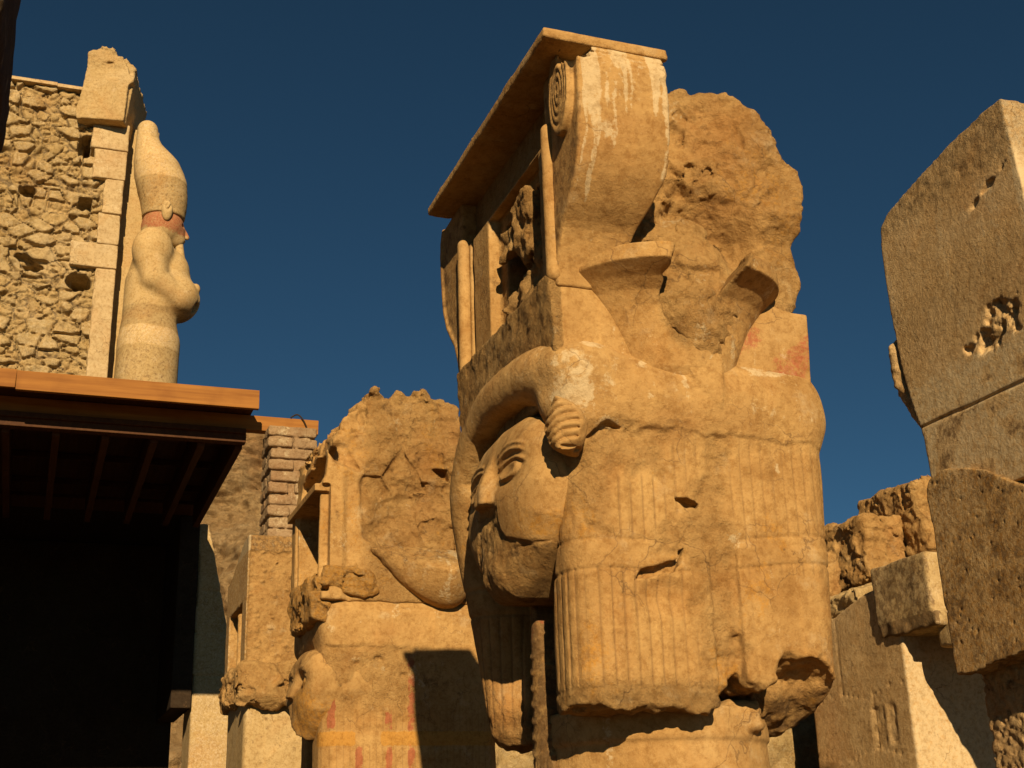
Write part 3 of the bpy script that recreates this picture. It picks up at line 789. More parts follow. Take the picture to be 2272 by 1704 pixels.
# ------------------------------------------------------------------ second capital
B = thing('hathor_column', 'ruined carved column behind the near one, red and yellow stripes on its wig', 'column', grid(0.18, 4.95, 0), 'carved columns of the court')
A['group'] = 'carved columns of the court'; B['kind'] = 'thing'
def second(name, f, lo, hi, h, **kw): return sculpt(name, f, lo, hi, h, M_STONE, B, **kw)
def f_wig2(x, y, z):
    d = box(x, y, z, 0.03, 1.34, 0.0, 0.42, -.6, 1.79, 0.13)
    d = smin(d, box(x, y, z, 0.10, 1.16, 0.75, 1.18, -.6, 1.79, 0.13), .05)
    d = smin(d, box(x, y, z, 0.2, 1.0, 0.1, 1.05, -1.6, 1.76, .05), .03)
    d = smin(d, box(x, y, z, 0.02, 1.34, 0.0, 1.16, 1.40, 1.79, .14), .04)
    niche = poly(y, z, [(.36, -1), (.34, .8), (.22, 1.0), (.22, 1.25), (.4, 1.42), (.7, 1.42), (.95, 1.2), (.95, .8), (.9, -1)])
    d = smax(d, -slab_of(niche, x, -.5, .26), .03)
    fr = ss(.15, 0, y)
    n = fbm(x, y, z, 5, 4, 5)
    # broken skin: lower part stands a little back from the smooth cap
    line = 1.42 + .07 * perlin(x * 4 + 2, 0 * x, 0 * x, 3) + .05 * perlin(x * 13, 0 * x, 0 * x, 6) - .12 * ss(.35, .6, x) * 0
    lowr = ss(line + .01, line - .01, z) * fr * ss(.95, .7, x + .2 * n)
    d = d + lowr * (.018 + .03 * np.maximum(n, -.3) * ss(.7, 1.1, z))
    for (cx, cz, r) in ((.44, 1.33, .03), (.28, 1.30, .02), (.62, 1.22, .025)):
        d = smax(d, -(ell(x, y, z, cx, 0.0, cz, r * 1.7, .05, r) + .02 * n), .01)
    d = d + .010 * np.exp(-((z - 1.69 - .03 * ss(.5, .2, x)) / .008) ** 2)
    for zb in (.725, .835): d = d + .007 * np.exp(-((z - zb) / .009) ** 2) * fr * ss(1.3, .9, z)
    return d + .006 * fbm(x, y, z, 4, 3, 1)
def p_wig2(x, y, z):
    fr = (y < .16)
    red = 0
    for (xa, z0, z1) in ((.675, .83, 1.36), (.515, .3, .725), (.675, .3, .725), (.30, .1, .725), (.10, .85, 1.2), (.51, .835, 1.0)):
        red = red + ss(.032, .020, np.abs(x - xa)) * ss(z0 - .02, z0 + .02, z) * ss(z1 + .06, z1 - .06, z)
    yel = ss(.725, .74, z) * ss(.835, .82, z) * (1 - ss(.25, .29, x) * ss(.48, .44, x))
    wh = .42 * ss(.06, 0, np.abs(x - .87)) * ss(1.4, 1.7, z) + .45 * ss(.1, .4, fbm(x, y, z, 5, 3, 4)) * ss(.9, 1.2, z)
    return wh * fr, red * (.72 + .9 * fbm(x, y, z, 13, 3, 55)) * fr, (.9 * yel + .15) * fr, .45 * fr * ss(0, .4, fbm(x, y, z, 4, 3, 7)) * ss(1.6, 1.3, z) * ss(.8, 1.2, z)
def s_wig2(x, y, z):
    band = ss(.725, .74, z) * ss(.835, .82, z)
    return x / .047, (y < .2) * (1 - band) * ss(1.1, .8, z) * .6
second('wig', f_wig2, (-.05, -.1, -1.6), (1.44, 1.28, 1.86), .014, pig=p_wig2, strp=s_wig2,
       rgh=lambda x, y, z: .1 + .6 * ss(.8, 1.1, z) * ss(1.45, 1.35, z) * (y < .2) * ss(.9, .6, x))
def f_face2(x, y, z):
    n = fbm(x, y, z, 8, 4, 3)
    h, q = face_field(y - .44, z + .19)
    h = h + .02 - .05 * np.exp(-((y - .36) / .17) ** 2 - ((z - 1.20) / .085) ** 2)
    d = np.maximum((-h - x) * .6, np.maximum(x - .40, -q * .9))
    cut = .70 + .75 * (y - .14) + .06 * n - z
    d = smax(d, cut, .02)
    return d + .005 * n
second('face', f_face2, (-.22, -.06, .6), (.46, .95, 1.52), .012,
       pig=lambda x, y, z: (0 * x, 0 * x, .52 * ss(.27, .12, np.sqrt((y - .20) ** 2 + ((z - 1.0) / 1.3) ** 2)), .45 * ss(1.2, 1.3, z) * ss(0, .3, fbm(x, y, z, 5, 3, 3))),
       rgh=lambda x, y, z: .05 + .0 * z, tint=lambda x, y, z: -.35 * ss(1.3, 1.22, z))
SH2 = [(.0, 1.74), (.0, 2.62), (.02, 2.66), (.04, 2.80), (.03, 2.92), (.03, 3.02), (.12, 3.14), (.24, 3.28), (.36, 3.40), (.50, 3.44), (.66, 3.42), (.86, 3.43), (1.0, 3.44), (1.12, 3.36), (1.17, 2.9), (1.15, 1.74)]
def f_shrine2(x, y, z):
    n = fbm(x, y, z, 3.5, 4, 11); r = fbm(x, y, z, 8, 4, 12)
    d = poly(x + .02 * n, z + .02 * r, SH2)
    d = smax(d, np.maximum(-.03 - y + .03 * ss(.14, .2, x) * ss(2.75, 2.6, z), y - 1.15), .02)
    # rough heart and the smooth jamb on the left
    rough = np.maximum(ss(.02, -.03, poly(x + .04 * n, z + .04 * n, [(.30, 2.70), (.28, 2.35), (.34, 2.2), (.6, 2.05), (1.3, 1.95), (1.3, 3.8), (.2, 3.8), (.02, 2.95), (.1, 2.8)])), .0)
    r2 = fbm(x, y, z, 14, 3, 13, .6, True)
    d = d + rough * (.05 + .06 * n + .025 * r + .010 * (r2 - .3) + .045 * facet(x, y, z, 3.4, 3) + .016 * facet(x, y, z, 11, 4)) + .01 * n
    dent = ell(x, y, z, .48, -.08, 2.32, .17, .16, .22)
    d = smax(d, -(dent + .03 * r), .03)
    hol = poly(x, z, [(.84, 2.78), (.90, 2.72), (1.0, 2.68), (.97, 2.78)])
    d = np.maximum(d, -slab_of(hol, y, -.2, .12))
    # door recess on the left face
    door = box(x, y, z, -.4, .50, .10, .86, 1.8, 2.57)
    d = np.maximum(d, -door)
    d = np.maximum(d, -box(x, y, z, -.4, .06, -.2, .06, 1.8, 2.6))
    eav = box(x, y, z, -.05, .2, .02, 1.1, 2.55, 2.61)
    void = box(x, y, z, -.5, .14, .06, .95, 2.60, 2.93 - .10 * y, .03)
    d = np.maximum(d, -(void + .012 * r))
    return np.minimum(d, eav)
second('broken_shrine', f_shrine2, (-.12, -.16, 1.7), (1.28, 1.22, 3.6), .012,
       pig=lambda x, y, z: (.3 * ss(0, .4, fbm(x, y, z, 4, 3, 3)), .25 * (z < 2) * ss(0, .3, fbm(x, y, z, 5, 2, 2)), .40 * ss(0, .3, fbm(x, y, z, 3, 3, 5)), .42 * ss(.1, .4, fbm(x, y, z, 5, 3, 6))),
       rgh=lambda x, y, z: .15 + .7 * ss(.25, .4, x))
for ya, yb in ((.92, .97),):
    second('door_rod', lambda x, y, z, ya=ya: cap(x, y, z, (.015, ya, 1.75), (.015, ya, 2.56), .035), (-.05, ya - .06, 1.68), (.09, ya + .07, 2.64), .012)
def f_lump2(x, y, z):
    n = fbm(x, y, z, 6, 4, 31)
    d = box(x, y, z, .0, .40, -.05, 1.0, 1.80, 1.98, .05)
    d = np.minimum(d, box(x, y, z, -.05, .08, .02, .9, 1.60, 1.94, .04))
    d = smax(d, -ell(x, y, z, .22, -.1, 1.74, .17, .12, .06), .02)
    return d + .04 * n + .05 * facet(x, y, z, 7, 7)
second('broken_ledge', f_lump2, (-.22, -.22, 1.45), (.58, 1.1, 2.12), .013, pig=lambda x, y, z: (0 * x, 0 * x, .5 + 0 * x, .45 * ss(0, .3, fbm(x, y, z, 5, 3, 6))), rgh=lambda x, y, z: .8 + 0 * x)
BELL2 = spline([(.36, 2.12), (.46, 2.02), (.62, 1.86), (.78, 1.75), (.93, 1.70), (1.05, 1.74), (1.13, 1.88), (1.15, 2.06), (1.12, 2.13), (.9, 2.14), (.6, 2.15), (.36, 2.13)], 4)
def f_bell2(x, y, z):
    p = poly(x, z, BELL2)
    w = .02 + .26 * np.sqrt(np.clip(-p / .20, 0, 1)) * (.6 + .4 * ss(.4, .9, x)) * (1 - .35 * ss(1.98, 2.12, z))
    d = np.maximum(p, np.maximum(-y - w, y - .2)) * .55
    return d + .010 * fbm(x, y, z, 12, 3, 3) * ss(1.9, 2.05, z) + .003 * fbm(x, y, z, 6, 2, 3)
second('broken_bell', f_bell2, (.3, -.3, 1.64), (1.36, .3, 2.24), .012, pig=lambda x, y, z: (.30 * ss(.16, .05, np.abs(x - .95)) + .3 * ss(0, .3, fbm(x * 3, y, z * .5, 4, 2, 3)), 0 * x, 0 * x, .40 * ss(1.95, 2.05, z)), rgh=lambda x, y, z: .1 + .6 * ss(1.9, 2.05, z))

# ------------------------------------------------------------------ third capital
T = thing('hathor_column', 'farther column with rough pitted front, carrying the mud brick stack', 'column', grid(.46, 10.2, 0), 'carved columns of the court'); T['kind'] = 'thing'
def f_third(x, y, z):
    n = fbm(x, y, z, 4, 4, 3)
    d = box(x, y, z, 0, 1.3, 0, 1.5, 1.95, 3.44 - .3 * ss(.1, 1.5, y) * ss(.3, .1, x), .01)
    d = np.maximum(d, -box(x, y, z, -.3, .3, .30, 1.25, 1.7, 2.72))
    f = ss(.05, .0, y) * ss(3.27, 3.24, z)
    f1, f2, rr = worley(x * 13, y * 13, z * 17, 3)
    d = d + f * (.055 - .075 * (f2 - f1) + .045 * fbm(x, y, z, 9, 3, 8)) * ss(.01, .04, x)
    d = d + .03 * ss(.012, .0, np.abs(x - .60 + .01 * n)) * f * ss(2.0, 2.1, z) * ss(3, 2.9, z)
    return d + .004 * n
third = lambda name, f, lo, hi, h, **kw: sculpt(name, f, lo, hi, h, kw.pop('mat', M_STONE), T, **kw)
third('shrine', f_third, (-.06, -.08, 1.88), (1.38, 1.58, 3.52), .012, pig=lambda x, y, z: (.30 * (z > 3.26) + .42 * (x < .02), 0 * x, .12 + 0 * x, .50 * (z > 3.26)), rgh=lambda x, y, z: .3 + .3 * (y < .06))
def f_third_low(x, y, z):
    n = fbm(x, y, z, 4, 4, 23)
    d = box(x, y, z, -.05, 1.3, -.10, 1.4, 1.62, 2.02, .05)
    d = smin(d, ell(x, y, z, .2, -.02, 1.72, .30, .16, .20), .08)
    cutp = poly(x, z, [(-.2, 1.3), (.12, 1.42), (.6, 1.62), (1.4, 1.62), (1.4, 1.3)])
    d = np.maximum(d, -slab_of(cutp, y, -1, .5))
    horn = tube(x, y, z, [(.28, -.08, 1.95), (.38, -.12, 1.8), (.5, -.1, 1.58)], [.05, .06, .03])
    return smin(d, horn, .03) + .06 * n + .06 * facet(x, y, z, 5, 7)
third('broken_ledge', f_third_low, (-.25, -.4, 1.3), (1.4, 1.5, 2.15), .015, pig=lambda x, y, z: (0 * x, 0 * x, .3 + 0 * x, .3 * ss(0, .3, fbm(x, y, z, 5, 3, 6))), rgh=lambda x, y, z: .8 + 0 * x)
def f_third_shaft(x, y, z):
    d = box(x, y, z, .03, 1.2, .02, 1.3, -1.6, 1.66, .05)
    d = d + .012 * ss(-.004, .004, np.sqrt((x - .75) ** 2 + ((z - .6) * .9) ** 2) - .60) * ss(.1, .05, y)
    return d + .004 * fbm(x, y, z, 4, 3, 2)
third('shaft', f_third_shaft, (-.06, -.08, -1.65), (1.3, 1.4, 1.74), .018, mat=M_OSI, pig=lambda x, y, z: (0 * x, 0 * x, .2 + 0 * x, .3 + 0 * x))
third('door_rod', lambda x, y, z: cap(x, y, z, (.03, .5, 1.9), (.03, .5, 2.6), .04) + .01 * fbm(x, y, z, 14, 3, 3), (-.06, .4, 1.8), (.1, .6, 2.7), .014)

# ------------------------------------------------------------------ right hand capital in shade
Rt = thing('hathor_column', 'shaded plastered column at the right edge with a crack and a rough hole', 'column', grid(2.35, 0, 0), 'carved columns of the court'); Rt['kind'] = 'thing'
def right(name, f, lo, hi, h, **kw): return sculpt(name, f, lo, hi, h, M_RIGHT, Rt, **kw)
RP = [(-.03, 3.29), (.10, 3.29), (.30, 3.27), (.6, 3.22), (.9, 3.15), (.985, 3.09), (1.0, 2.95), (.995, 2.6), (.97, 2.3), (.92, 2.05), (.87, 1.87), (.86, 1.5), (0.0, 1.5), (-.04, 2.0), (-.075, 2.6)]
def f_right(x, y, z):
    n = fbm(x, y, z, 3, 4, 3)
    d = slab_of(poly(y + .006 * n, z + .006 * n, RP), x, 0.0, 1.2)
    d = d + .014 * ss(.009, .002, np.abs(z - 1.92 - .02 * y))
    fine = fbm(x, y, z, 14, 3, 8)
    d = d + .006 * fine * ss(2.95, 3.05, z)
    hole = ell(x, y, z, -.02, .33, 2.20, .045, .12, .06)
    hole = np.minimum(hole, ell(x, y, z, -.02, .20, 2.26, .045, .13, .09)) + .03 * facet(x, y, z, 16, 3)
    d = smax(d, -(hole + .06 * fbm(x, y, z, 13, 4, 5)), .008)
    cr = tube(x, y, z, [(0, .30, 2.865), (0, .25, 2.885), (0, .20, 2.90), (0, .16, 2.918), (0, .12, 2.925), (0, .06, 2.955), (0, .02, 2.975)], [.004, .010, .016, .020, .016, .010, .008])
    d = smax(d, -(cr + .028 * fbm(x, y, z, 17, 3, 9)), .004)
    return d + .003 * n
def p_right(x, y, z):
    run = ss(0, .3, fbm(x * 0, y * 1, z * .14, 9, 3, 4)) * ss(3.1, 2.9, z) * ss(2.3, 2.6, z)
    blot = ss(.05, .4, fbm(x, y, z, 5, 4, 6)) * ss(2.35, 2.15, z)
    wh = .55 * ss(.5, .25, blot) * ss(2.3, 2.1, z) + .4 * run
    return wh * (x < .05) + .5 * (y < -.01), .25 * ss(.2, .5, fbm(x, y, z, 7, 3, 9)), .25 + 0 * x, .52 * blot + .35 * ss(2.95, 3.1, z) + .25 * ss(2.2, 2.35, z) * ss(2.8, 2.6, z)
right('shrine_block', f_right, (-.06, -.14, 1.46), (1.28, 1.06, 3.34), .009, pig=p_right, rgh=lambda x, y, z: .12 + .55 * ss(2.95, 3.05, z) + .4 * ss(2.2, 2.4, z) * ss(2.75, 2.5, z))
def f_rvol(x, y, z):
    d = tube(x, y, z, [(.06, .98, 2.5), (.05, 1.03, 2.40), (.06, 1.02, 2.22), (.07, .94, 2.0), (.07, .90, 1.9)], [.02, .05, .06, .04, .02])
    return d + .025 * fbm(x, y, z, 14, 3, 3)
right('volute', f_rvol, (-.06, .8, 1.8), (.2, 1.14, 2.6), .009, rgh=lambda x, y, z: .5 + 0 * x)
RL = [(.845, .72), (.86, 1.2), (.872, 1.60), (.84, 1.66), (.74, 1.665), (.6, 1.645), (.45, 1.59), (.34, 1.52), (.2, 1.45), (-.05, 1.40), (-.05, .80), (.2, .775), (.45, .755), (.7, .72)]
def f_rlow(x, y, z):
    n = fbm(x, y, z, 4, 4, 13)
    d = slab_of(poly(y + .01 * n, z + .02 * fbm(x, y, z, 9, 3, 4), RL), x, -.022, 1.15) - .004
    f1, f2, rr = worley(x * 26, y * 22, z * 26, 5)
    return d + .010 * ss(.25, .1, f1) * (rr > .6) + .004 * n
right('broken_wig', f_rlow, (-.06, -.12, .66), (1.25, .94, 1.74), .009, pig=lambda x, y, z: (0 * x, 0 * x, .42 + 0 * x, .42 + .3 * fbm(x, y, z, 3, 3, 4)), rgh=lambda x, y, z: .55 + 0 * x)
def f_rshaft(x, y, z):
    d = box(x, y, z, .12, 1.1, .10, .86, -1.6, 1.4, .01)
    d = np.maximum(d, -box(x, y, z, -.3, .20, .30, .38, -2, 1.5))
    rel = fbm(x, y, z, 22, 3, 6, .6, True)
    return d + .010 * ss(.5, .7, rel) * (x < .16)
right('carved_shaft', f_rshaft, (.05, .04, -1.65), (1.18, .92, 1.46), .011, pig=lambda x, y, z: (0 * x, 0 * x, 0 * x, .5 * ss(-.1, .3, fbm(x, y, z, 8, 3, 2))), rgh=lambda x, y, z: .5 + 0 * x)

# ------------------------------------------------------------------ carved pier and loose stones behind on the right
P = thing('carved_pier', 'square pier with faint carved reliefs, topped by a projecting block', 'pier', grid(4.999, 4.815, 0)); P['kind'] = 'thing'; KS = 1.25
def rect(y, z, y0, y1, z0, z1): return np.maximum(np.abs(y - (y0 + y1) / 2) - (y1 - y0) / 2, np.abs(z - (z0 + z1) / 2) - (z1 - z0) / 2)
def f_pier(x, y, z):
    d = box(x, y, z, 0, 1.6, 0, 1.15, -1.6, 1.62 - .16 * ss(.2, 1.1, y), .01)
    g = 0
    for zj in (.95, .55, .2): g = g + ss(.006, 0, np.abs(z - zj - .03 * np.sin(y * 9 + zj * 7)))
    for yj, z0, z1 in ((.75, .95, 1.6), (.40, .55, .95), (.62, .2, .55)): g = g + ss(.005, 0, np.abs(y - yj)) * (z > z0) * (z < z1)
    d = d + .010 * g * (x < .1)
    panel = np.minimum(rect(y, z, .30, .44, .58, .84), rect(y, z, .17, .26, .60, .86))
    d = d + .012 * ss(.004, -.004, panel) * (x < .1) * (.6 + .8 * fbm(x, y, z, 20, 2, 4))
    d = d + .02 * ss(.05, .0, z - .28 + .1 * fbm(x, y, z, 5, 3, 8)) * ss(.1, .0, x) * ss(.55, .45, y)
    d = smax(d, -(ell(x, y, z, .02, -.02, .30, .08, .08, .03)), .01)
    return d + .006 * fbm(x, y, z, 3, 4, 5)
PS = sculpt('pier_shaft', f_pier, (-.06, -.06, -1.35), (1.66, 1.22, 1.7), .014, M_RIGHT, P, pig=lambda x, y, z: (.5 * (y < .02) + .12, .15 * (y < .02), .30 + .0 * x, .35 * ss(0, .4, fbm(x, y, z, 2.5, 3, 3)) * (x < .03)), rgh=lambda x, y, z: .15 + 0 * x)
L = thing('capstone_block', 'squared block on top of the carved pier, its front in full sun', 'stone block', grid(3.62 * 1.25 + .436, 2.60 * 1.25 + 1.065, 0)); L['kind'] = 'thing'
def f_cap(x, y, z):
    n = fbm(x, y, z, 5, 4, 4)
    d = box(x, y, z, 0, 1.2, 0.02, .62, 1.34, 1.75, .02)
    low = box(x, y, z, .0, 1.2, -.01, .6, 1.27, 1.36, .01) + .012 * n
    return np.minimum(d, low) + .012 * n
CM = sculpt('capstone_mesh', f_cap, (-.06, -.1, 1.18), (1.28, .7, 1.84), .012, M_OSI, L, pig=lambda x, y, z: (.3 * (y < .05), 0 * x, .3 * (x < .03), .5 * (x < .03) + .4 * (z < 1.36)), rgh=lambda x, y, z: .25 + .4 * (z < 1.38))
CM.scale = (KS, KS, KS)
ROCKS = [('pale broken stone, lowest of the rubble, beside the wig of the near column', (5.30, 6.75, 2.34), (.20, .45, .30), .05, M_STONE),
         ('rough dark faced boulder, middle of the row above the pier', (5.95, 6.9, 2.66), (.24, .75, .33), .0, M_STONE),
         ('highest boulder of the row, touching the shaded column', (6.50, 6.35, 2.96), (.33, .50, .38), -.12, M_STONE),
         ('flat tilted stone lying on the sloping top of the pier', (5.42, 5.95, 2.10), (.34, .45, .085), -.30, M_OSI)]
def boulder(i, label, c, r, a, mat):
    o = thing('boulder', label, 'boulder', grid(c[0], c[1], 0), 'loose stones above the pier')
    def f(x, y, z):
        n = fbm(x, y, z, 3.5, 4, 40 + i)
        ca, sa = math.cos(a), math.sin(a)
        xx, zz = x * ca - z * sa, x * sa + z * ca
        d = box(xx, y, zz, -r[0], r[0], -r[1], r[1], -r[2], r[2], min(r) * .22)
        rg = fbm(x, y, z, 5, 4, 70 + i, .55, True)
        return d + .035 * n + .025 * (rg - .3) + .04 * facet(x, y, z, 3.6, 20 + i) + .022 * facet(x, y, z, 9, 30 + i) + .015 * fbm(x, y, z, 15, 3, 50 + i)
    q = 1.35
    sculpt('boulder_mesh', f, (-r[0] * q - .08, -r[1] * q - .08, -max(r[0] * .5, r[2]) * q - .1), (r[0] * q + .08, r[1] * q + .08, max(r[0] * .5, r[2]) * q + .1), .014, mat, o,
           pig=lambda x, y, z: (.1 + 0 * x, 0 * x, .2 + 0 * x, .3 * ss(0, .4, fbm(x, y, z, 4, 3, i))), rgh=lambda x, y, z: .6 + 0 * x, loc=(0, 0, 1.6 + c[2]))
for i, a in enumerate(ROCKS): boulder(i, *a)
PS.scale = (KS, KS, KS)
AR = thing('architrave_beam', 'dark stone beam running forward under the capstone block towards the shaded column', 'stone beam', grid(5.06, .6, 0))
sculpt('beam_mesh', lambda x, y, z: box(x, y, z, 0, .85, 0, 3.85, 1.42, 1.63, .02) + .02 * fbm(x, y, z, 4, 3, 3), (-.1, -.1, 1.34), (.95, 3.95, 1.7), .02, M_OSI, AR, rgh=lambda x, y, z: .4 + 0 * x)
# low wall they lie on
K = thing('rubble_wall', 'low rough stone wall under the loose boulders behind the carved pier', 'wall', grid(3.2, 6.9, 0)); K['kind'] = 'thing'
def f_kwall(x, y, z):
    f1, f2, rr = worley(x * 2.2, y * 2.2, z * 3, 4)
    return box(x, y, z, -2.0, 4.2, 0, 1.2, -1.6, 1.3 + 1.15 * ss(1.0, 2.1, x), .04) + .03 * ss(.2, 0, f2 - f1) + .09 * fbm(x, y, z, 4, 3, 3)
sculpt('rubble_wall_mesh', f_kwall, (-2.1, -.15, -1.6), (4.3, 1.3, 2.7), .035, M_RUB, K, rgh=lambda x, y, z: .6 + 0 * x, pig=lambda x, y, z: (.3 + 0 * x, 0 * x, .1 + 0 * x, 0 * x))

# ------------------------------------------------------------------ timber canopy
N = at_origin('timber_canopy', 'flat timber roof with orange edge boards and rafters coloured dark as shade', 'canopy')
YR = 10.9
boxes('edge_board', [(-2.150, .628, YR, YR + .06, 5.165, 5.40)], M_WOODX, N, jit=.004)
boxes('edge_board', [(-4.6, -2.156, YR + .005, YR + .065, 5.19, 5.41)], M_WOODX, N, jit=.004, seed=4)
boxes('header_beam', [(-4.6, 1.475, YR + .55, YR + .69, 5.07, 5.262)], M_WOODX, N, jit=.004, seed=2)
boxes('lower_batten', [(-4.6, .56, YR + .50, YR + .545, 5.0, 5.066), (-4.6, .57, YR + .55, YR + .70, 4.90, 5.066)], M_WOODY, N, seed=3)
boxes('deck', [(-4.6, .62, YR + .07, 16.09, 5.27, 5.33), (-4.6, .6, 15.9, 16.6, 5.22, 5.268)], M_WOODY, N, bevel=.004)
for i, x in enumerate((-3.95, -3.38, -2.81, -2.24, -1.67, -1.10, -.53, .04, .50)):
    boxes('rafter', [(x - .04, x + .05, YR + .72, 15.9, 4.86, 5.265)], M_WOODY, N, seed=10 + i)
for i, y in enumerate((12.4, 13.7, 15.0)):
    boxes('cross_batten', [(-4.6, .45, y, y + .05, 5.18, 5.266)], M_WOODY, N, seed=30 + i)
w = tube_pts = [(1.12, YR + .54, 5.27), (1.20, YR + .53, 5.31), (1.27, YR + .53, 5.25), (1.32, YR + .53, 5.15), (1.34, YR + .53, 5.07)]
sculpt('wire', lambda x, y, z: tube(x, y, z, spline(tube_pts, 5), .010), (1.08, YR + .48, 5.0), (1.4, YR + .6, 5.36), .006, M_DARK, N)

# chamber under it, with the jamb at its right
J = at_origin('jamb_wall', 'tall battered stone wall end beside the dark opening under the timber roof', 'wall')
def f_jamb(x, y, z):
    lft = .70 + .0 * z
    rgt = 1.55 - .22 * (z - 2) * ss(2.0, 2.2, z)
    d = np.maximum(np.maximum(lft - x, x - rgt), np.maximum(np.maximum(17.0 - y, y - 17.9), np.maximum(-1.6 - z, z - 5.2)))
    g = 0
    for zj in (2.05, 2.75, 3.45, 4.1): g = g + ss(.02, 0, np.abs(z - zj))
    return d * .9 + .02 * g * (y < 17.1) + .01 * fbm(x, y, z, 2, 3, 3)
sculpt('jamb_wall_mesh', f_jamb, (.55, 16.85, -1.6), (1.75, 18.1, 5.3), .03, M_OSI, J, pig=lambda x, y, z: (.4 + 0 * x, 0 * x, .1 + 0 * x, 0 * x), rgh=lambda x, y, z: .1 + 0 * x)
Q = at_origin('terrace_block', 'massive masonry of the upper terrace behind the timber roof, coloured near-black as shade', 'terrace')
boxes('terrace_mass', [(.38, .69, 16.9, 19.2, 2.25, 5.29), (-14, .62, 16.1, 24, 5.31, 7.2), (-14, .64, 19.2, 24, -1.6, 5.29), (-14, -5.2, 11.7, 19.2, -1.6, 5.1), (-14, .64, 11.8, 19.2, -1.6, .75)], M_DARK, Q, bevel=.02)  # block before the jamb and raised floor added to keep the opening black

# ------------------------------------------------------------------ mud brick stack
D = thing('mud_brick_stack', 'weathered stack of mud bricks propping the protruding beam', 'brick stack', grid(1.085, 11.15, 0)); D['kind'] = 'thing'
rb = random.Random(5)
BR = []
zc = 3.46
HB = .1455
for k in range(11):
    hgt = HB
    if k % 2 == 0: row = [(-.27, .28)]
    else: row = [(-.28, .0 + rb.uniform(-.03, .03)), (.035, .29)]
    for a, b in row:
        BR.append((a + rb.uniform(-.02, .02), b + rb.uniform(-.02, .02) if k < 9 else b + .03, -.02 + rb.uniform(-.02, .02), .27, zc + .010, zc + hgt - .010))
        BR.append((a + .01, b, .29, .6, zc + .01, zc + hgt - .01))
    zc += hgt
def f_bricks(x, y, z):
    d = box(x, y, z, -.24, .24, .02, .56, 3.40, 5.0)
    n = fbm(x, y, z, 7, 3, 5)
    for b in BR: d = np.minimum(d, box(x, y, z, b[0], b[1], b[2], b[3], b[4], b[5], .022) + .014 * n)
    return d + .006 * fbm(x, y, z, 22, 3, 6)
sculpt('mud_brick_mesh', f_bricks, (-.36, -.1, 3.36), (.40, .68, 5.12), .012, M_MUD, D, rgh=lambda x, y, z: .3 + 0 * x, pig=lambda x, y, z: (.15 + .3 * ss(0, .3, fbm(x, y, z, 4, 3, 5)), 0 * x, 0 * x, 0 * x))

# ------------------------------------------------------------------ rubble wall, pier and statue of the upper terrace
G = at_origin('rubble_wall', 'tall wall of rough yellow rubble on the upper terrace at the left', 'wall')
def f_rubble(x, y, z):
    n = perlin(x * 2.1, y, z * 2.1, 3); n2 = perlin(x * 2.1 + 9, y, z * 2.1, 4)
    f1, f2, rr = worley(x * 2.9 + .45 * n, y * .01 + .5, z * 4.9 + .45 * n2, 9)
    e = ss(.015, .13, f2 - f1)
    g1, g2, r2 = worley(x * 6.5 + .3 * n, y * .01 + .5, z * 8.5 + .3 * n2, 19)
    sm = ss(.04, .25, g2 - g1)
    big = rr > .28
    hgt = np.where(big, e * (.05 + .09 * rr), sm * .06 * e + .03) + .05 * perlin(x * 5, y * 5, z * 7, 33) + .03 * np.abs(perlin(x * 11, y * 11, z * 13, 34))
    hgt = np.where(rr > .965, -.35, hgt)
    for (cx, cz, rx, rz) in ((-2.46, 10.95, .13, .10), (-1.58, 11.95, .12, .22), (-1.5, 9.36, .20, .15), (-1.55, 10.8, .07, .10)):
        hgt = hgt - .7 * ss(1.15, .8, np.sqrt(((x - cx) / rx) ** 2 + ((z - cz) / rz) ** 2))
    d = np.maximum(17.38 - hgt - y, y - 18.3)
    rg = -1.14 + .10 * perlin(z * 2.1, 0 * z, 0 * z, 8)
    d = np.maximum(d * .7, np.maximum(x - rg, np.maximum(z - 13.03, np.maximum(7.1 - z, -4.2 - x))))
    return d + .030 * fbm(x, y, z, 9, 4, 5)
def p_rubble(x, y, z):
    n = perlin(x * 2.1, 0 * x + 17, z * 2.1, 3); n2 = perlin(x * 2.1 + 9, 0 * x + 17, z * 2.1, 4)
    f1, f2, rr = worley(x * 2.9 + .45 * n, 0 * x + .67, z * 4.9 + .45 * n2, 9)
    e = ss(.03, .16, f2 - f1)
    return .45 * e * (rr > .45), 0 * x, .35 * e * rr, .50 * (1 - e) + .12 * (rr < .28)
sculpt('rubble_wall_mesh', f_rubble, (-4.3, 17.0, 7.0), (-.95, 18.4, 13.15), .026, M_RUB, G, pig=p_rubble, rgh=lambda x, y, z: .6 + 0 * x)
boxes('coping_board', [(-4.2, -2.15, 17.2, 17.95, 13.04, 13.10), (-2.14, -1.5, 17.2, 17.95, 13.035, 13.095)], M_BLOCK, G, bevel=.01, jit=.01)
PB = at_origin('squared_pier', 'pale pier of squared blocks between the rubble wall and the statue', 'pier')
